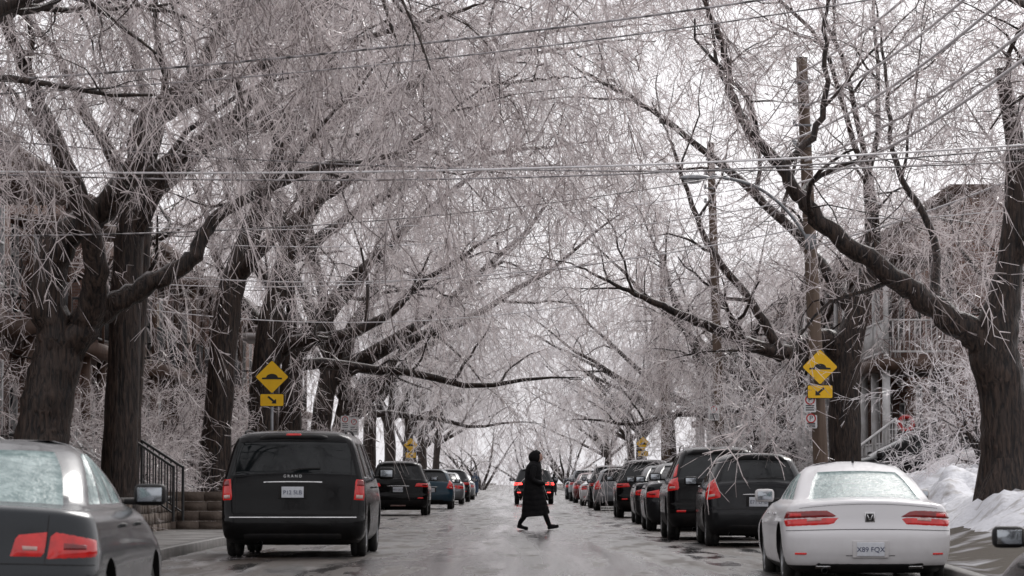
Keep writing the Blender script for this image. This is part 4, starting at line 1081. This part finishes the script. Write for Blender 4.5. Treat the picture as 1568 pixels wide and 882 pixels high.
wire((5.2, 59.5, 6.8), (10.6, 54, 7.0), .25, .014, 'wire2')
wire((5.2, 59.5, 5.9), (10.8, 52, 6.0), .3, .011, 'wire2')
wire((5.2, 59.5, 5.3), (10.8, 46, 7.2), .3, .018, 'wire2')

# ------------------------------------------------------------------ people
def skinned(name, verts, edges, radii, m, parent, sub=2, root_i=0):
    me = bpy.data.meshes.new(name); me.from_pydata(verts, edges, []); o = obj(name, me, parent)
    o.modifiers.new("skin", 'SKIN'); sv = me.skin_vertices[0].data
    for i, r in enumerate(radii):
        rr = r if isinstance(r, tuple) else (r, r); sv[i].radius = rr
    sv[root_i].use_root = True
    s = o.modifiers.new("sub", 'SUBSURF'); s.levels = sub; s.render_levels = sub
    me.materials.append(m); return o

def person(x, y, z, coat='coat', sc=1.0, rz=0.0):
    root = empty("pedestrian", (x, y, z), rz, sc)
    v = [(0, 0, .92), (.03, -.09, .86), (.20, -.09, .50), (.33, -.085, .13), (.36, -.085, .075), (.49, -.085, .085),
         (-.02, .09, .86), (-.06, .09, .48), (-.29, .085, .16), (-.31, .085, .09), (-.19, .085, .035),
         (.0, 0, 1.12), (.01, 0, 1.32), (.03, 0, 1.44), (.05, 0, 1.50)]
    e = [(0, 1), (1, 2), (2, 3), (3, 4), (4, 5), (0, 6), (6, 7), (7, 8), (8, 9), (9, 10), (0, 11), (11, 12), (12, 13), (13, 14)]
    r = [.13, .095, .07, .055, .055, .036, .095, .07, .055, .055, .036, .13, .14, .09, .055]
    skinned("body", v, e, r, M['coat'], root)
    prof = [(.30, .035, .305, .225), (.40, .03, .295, .225), (.55, .02, .27, .225), (.75, .01, .235, .22), (.95, .0, .205, .21), (1.08, .0, .185, .20), (1.22, .0, .18, .215), (1.34, .005, .17, .225), (1.41, .015, .15, .205), (1.455, .03, .125, .15), (1.49, .04, .112, .12)]
    pr = np.array(prof); zs = np.arange(.29, 1.49, .0145); n = 28; V = []
    for zz in zs:
        xc, rx, ry = [np.interp(zz, pr[:, 0], pr[:, c]) for c in (1, 2, 3)]
        q = 1 + .030 * abs(math.sin((zz - .29) / .115 * math.pi)) ** .6 - .01
        for k in range(n):
            t = 2 * math.pi * k / n; fold = 1 + .04 * math.sin(5 * t + 3 * zz) * (1 - sstep(.5, 1.1, zz))
            lift = .05 * math.cos(t) * (1 - sstep(.3, .6, zz)) + .012 * math.sin(3 * t + 5 * zz)
            V.append((xc + rx * q * fold * math.cos(t), ry * q * fold * math.sin(t), zz + lift))
    m_ = len(zs); Q = [(j * n + i, j * n + (i + 1) % n, (j + 1) * n + (i + 1) % n, (j + 1) * n + i) for j in range(m_ - 1) for i in range(n)]
    o = obj("long_coat", quad_mesh("long_coat", np.array(V), np.array(Q), M[coat], True), root)
    so = o.modifiers.new("s", 'SOLIDIFY'); so.thickness = .015
    V = []; F = []; nu, nv = 28, 16
    for j in range(nv + 1):
        ph = math.pi * j / nv
        for i in range(nu):
            th = 2 * math.pi * i / nu
            rx = .135; X = math.sin(ph) * math.cos(th); Yv = math.sin(ph) * math.sin(th); Z = math.cos(ph)
            back = .03 * max(0, -X); V.append((.055 + rx * X - back + .02 * Z * (X < 0), .112 * Yv, 1.585 + .145 * Z))
    for j in range(nv):
        for i in range(nu):
            th = (i + .5) / nu * 2 * math.pi; ph = (j + .5) / nv * math.pi
            if math.cos(th) > .62 and .30 * math.pi < ph < .80 * math.pi: continue
            F.append((j * nu + i, j * nu + (i + 1) % nu, (j + 1) * nu + (i + 1) % nu, (j + 1) * nu + i))
    me = bpy.data.meshes.new("hood"); me.from_pydata(V, [], F); me.materials.append(M[coat])
    for p in me.polygons: p.use_smooth = True
    o = obj("hood", me, root); so = o.modifiers.new("s", 'SOLIDIFY'); so.thickness = .018; so.offset = 1
    bm = bmesh.new(); bmesh.ops.create_uvsphere(bm, u_segments=24, v_segments=18, radius=1)
    for v_ in bm.verts:
        cx, cy, cz = v_.co; X = .092 * cx; Yy = .074 * cy; Z = .115 * cz
        if cx > 0:
            X += .022 * math.exp(-((cy / .16) ** 2)) * math.exp(-(((cz + .10) / .2) ** 2)) * cx
            X -= .010 * math.exp(-(((abs(cy) - .38) / .16) ** 2)) * math.exp(-(((cz - .08) / .13) ** 2))
            X += .008 * math.exp(-((cy / .3) ** 2)) * math.exp(-(((cz + .45) / .1) ** 2))
            X += .010 * math.exp(-((cy / .35) ** 2)) * math.exp(-(((cz + .8) / .18) ** 2))
        if cz < -.2: Yy *= 1 - .25 * (-cz - .2)
        v_.co = (X, Yy, Z)
    for f in bm.faces: f.smooth = True
    me = bpy.data.meshes.new("head"); bm.to_mesh(me); bm.free(); me.materials.append(M['skin']); h = obj("head", me, root, (.10, 0, 1.575)); h.rotation_euler = (0, R(12), 0)
    for sg in (-1, 1):
        rounded_box("eye", (.012, .022, .010), (.178, sg * .03, 1.575), M['black'], root, .004)
    rounded_box("mouth", (.008, .04, .008), (.182, 0, 1.515), M['redink'], root, .003)
    rounded_box("hair_fringe", (.05, .13, .04), (.13, 0, 1.655), M['coat'], root, .018)
    for sg in (-1, 1):
        v = [(.02, sg * .17, 1.385), (-.01, sg * .235, 1.24), (-.03, sg * .25, 1.08), (.10, sg * .21, 1.02), (.245, sg * .13, 1.0)]
        skinned("sleeve", v, [(0, 1), (1, 2), (2, 3), (3, 4)], [.070, .074, .066, .060, .052], M[coat], root)
        hx, hy, hz = .245, sg * .13, 1.0
        hv = [(hx, hy, hz), (hx + .05, hy * .93, hz), (hx + .095, hy * .85, hz)]; hr = [.022, (.030, .018), (.030, .017)]; he = [(0, 1), (1, 2)]
        skinned("hand", hv, he, hr, M['skin'], root)
        for k, (L_, dz) in enumerate([(.068, .027), (.076, .009), (.070, -.009), (.055, -.026)]):
            b = (hx + .085, hy * .86, hz + dz); c = (b[0] + L_ * .5, b[1] * .85, b[2] - .004); d = (c[0] + L_ * .2, c[1] - sg * .022, c[2] - .006); f = (d[0] - .012, d[1] - sg * .018, d[2] - .006)
            skinned("finger_%d" % (k + 1), [b, c, d, f], [(0, 1), (1, 2), (2, 3)], [.0095, .009, .0085, .007], M['skin'], root, 1)
        b = (hx + .045, hy * .9, hz + .024); skinned("thumb", [b, (b[0] + .03, b[1] - sg * .022, b[2] + .022), (b[0] + .058, b[1] - sg * .032, b[2] + .018)], [(0, 1), (1, 2)], [.012, .0105, .008], M['skin'], root, 1)
    rounded_box("phone", (.012, .075, .15), (.355, 0.0, 1.02), M['black'], root, .008, rot=(0, R(-35), 0))
    rounded_box("boot", (.25, .095, .075), (.425, -.085, .062), M['coat'], root, .035, rot=(0, R(-10), 0))
    rounded_box("boot", (.25, .095, .075), (-.235, .085, .052), M['coat'], root, .035, rot=(0, R(14), 0))
    return root
person(.28, 71, 0)
person(-3.2, 232, 0, 'bluecoat', rz=R(95))
person(2.5, 245, 0, 'coat', .95, rz=R(80))

# ------------------------------------------------------------------ light, world, camera
w = bpy.data.worlds.new("World"); scene.world = w; w.use_nodes = True
N = w.node_tree.nodes; L = w.node_tree.links; bg = N["Background"]
sky = N.new("ShaderNodeTexSky"); sky.sky_type = 'NISHITA'; sky.sun_disc = False
sky.sun_elevation = R(38); sky.sun_rotation = R(20); sky.air_density = 1.0; sky.dust_density = 4.0
hs = N.new("ShaderNodeHueSaturation"); hs.inputs["Saturation"].default_value = .12
L.new(sky.outputs[0], hs.inputs["Color"])
mx = N.new("ShaderNodeMix"); mx.data_type = 'RGBA'; mx.inputs[0].default_value = .75; mx.inputs[7].default_value = (9.9, 9.7, 10.1, 1)
L.new(hs.outputs[0], mx.inputs[6]); L.new(mx.outputs[2], bg.inputs["Color"]); bg.inputs["Strength"].default_value = .108
sd = bpy.data.lights.new("overcast_sun", 'SUN'); sd.energy = 1.4; sd.angle = R(25); sd.color = (1, .97, .94)
so = bpy.data.objects.new("overcast_sun", sd); COL.objects.link(so); so.rotation_euler = (R(52), 0, R(-20) + math.pi)

cd = bpy.data.cameras.new("camera"); cd.sensor_width = 36; cd.lens = 36 * 5000 / 1568; cd.clip_end = 3000; cd.clip_start = .5
cam = bpy.data.objects.new("camera", cd); COL.objects.link(cam); cam.location = (0, 0, 1.05)
cam.rotation_euler = (R(90 + 3.388), 0, R(.149))
cd.dof.use_dof = True; cd.dof.focus_distance = 68; cd.dof.aperture_fstop = 7.0
scene.camera = cam
scene.view_settings.view_transform = 'Standard'; scene.view_settings.look = 'None'; scene.view_settings.exposure = 0
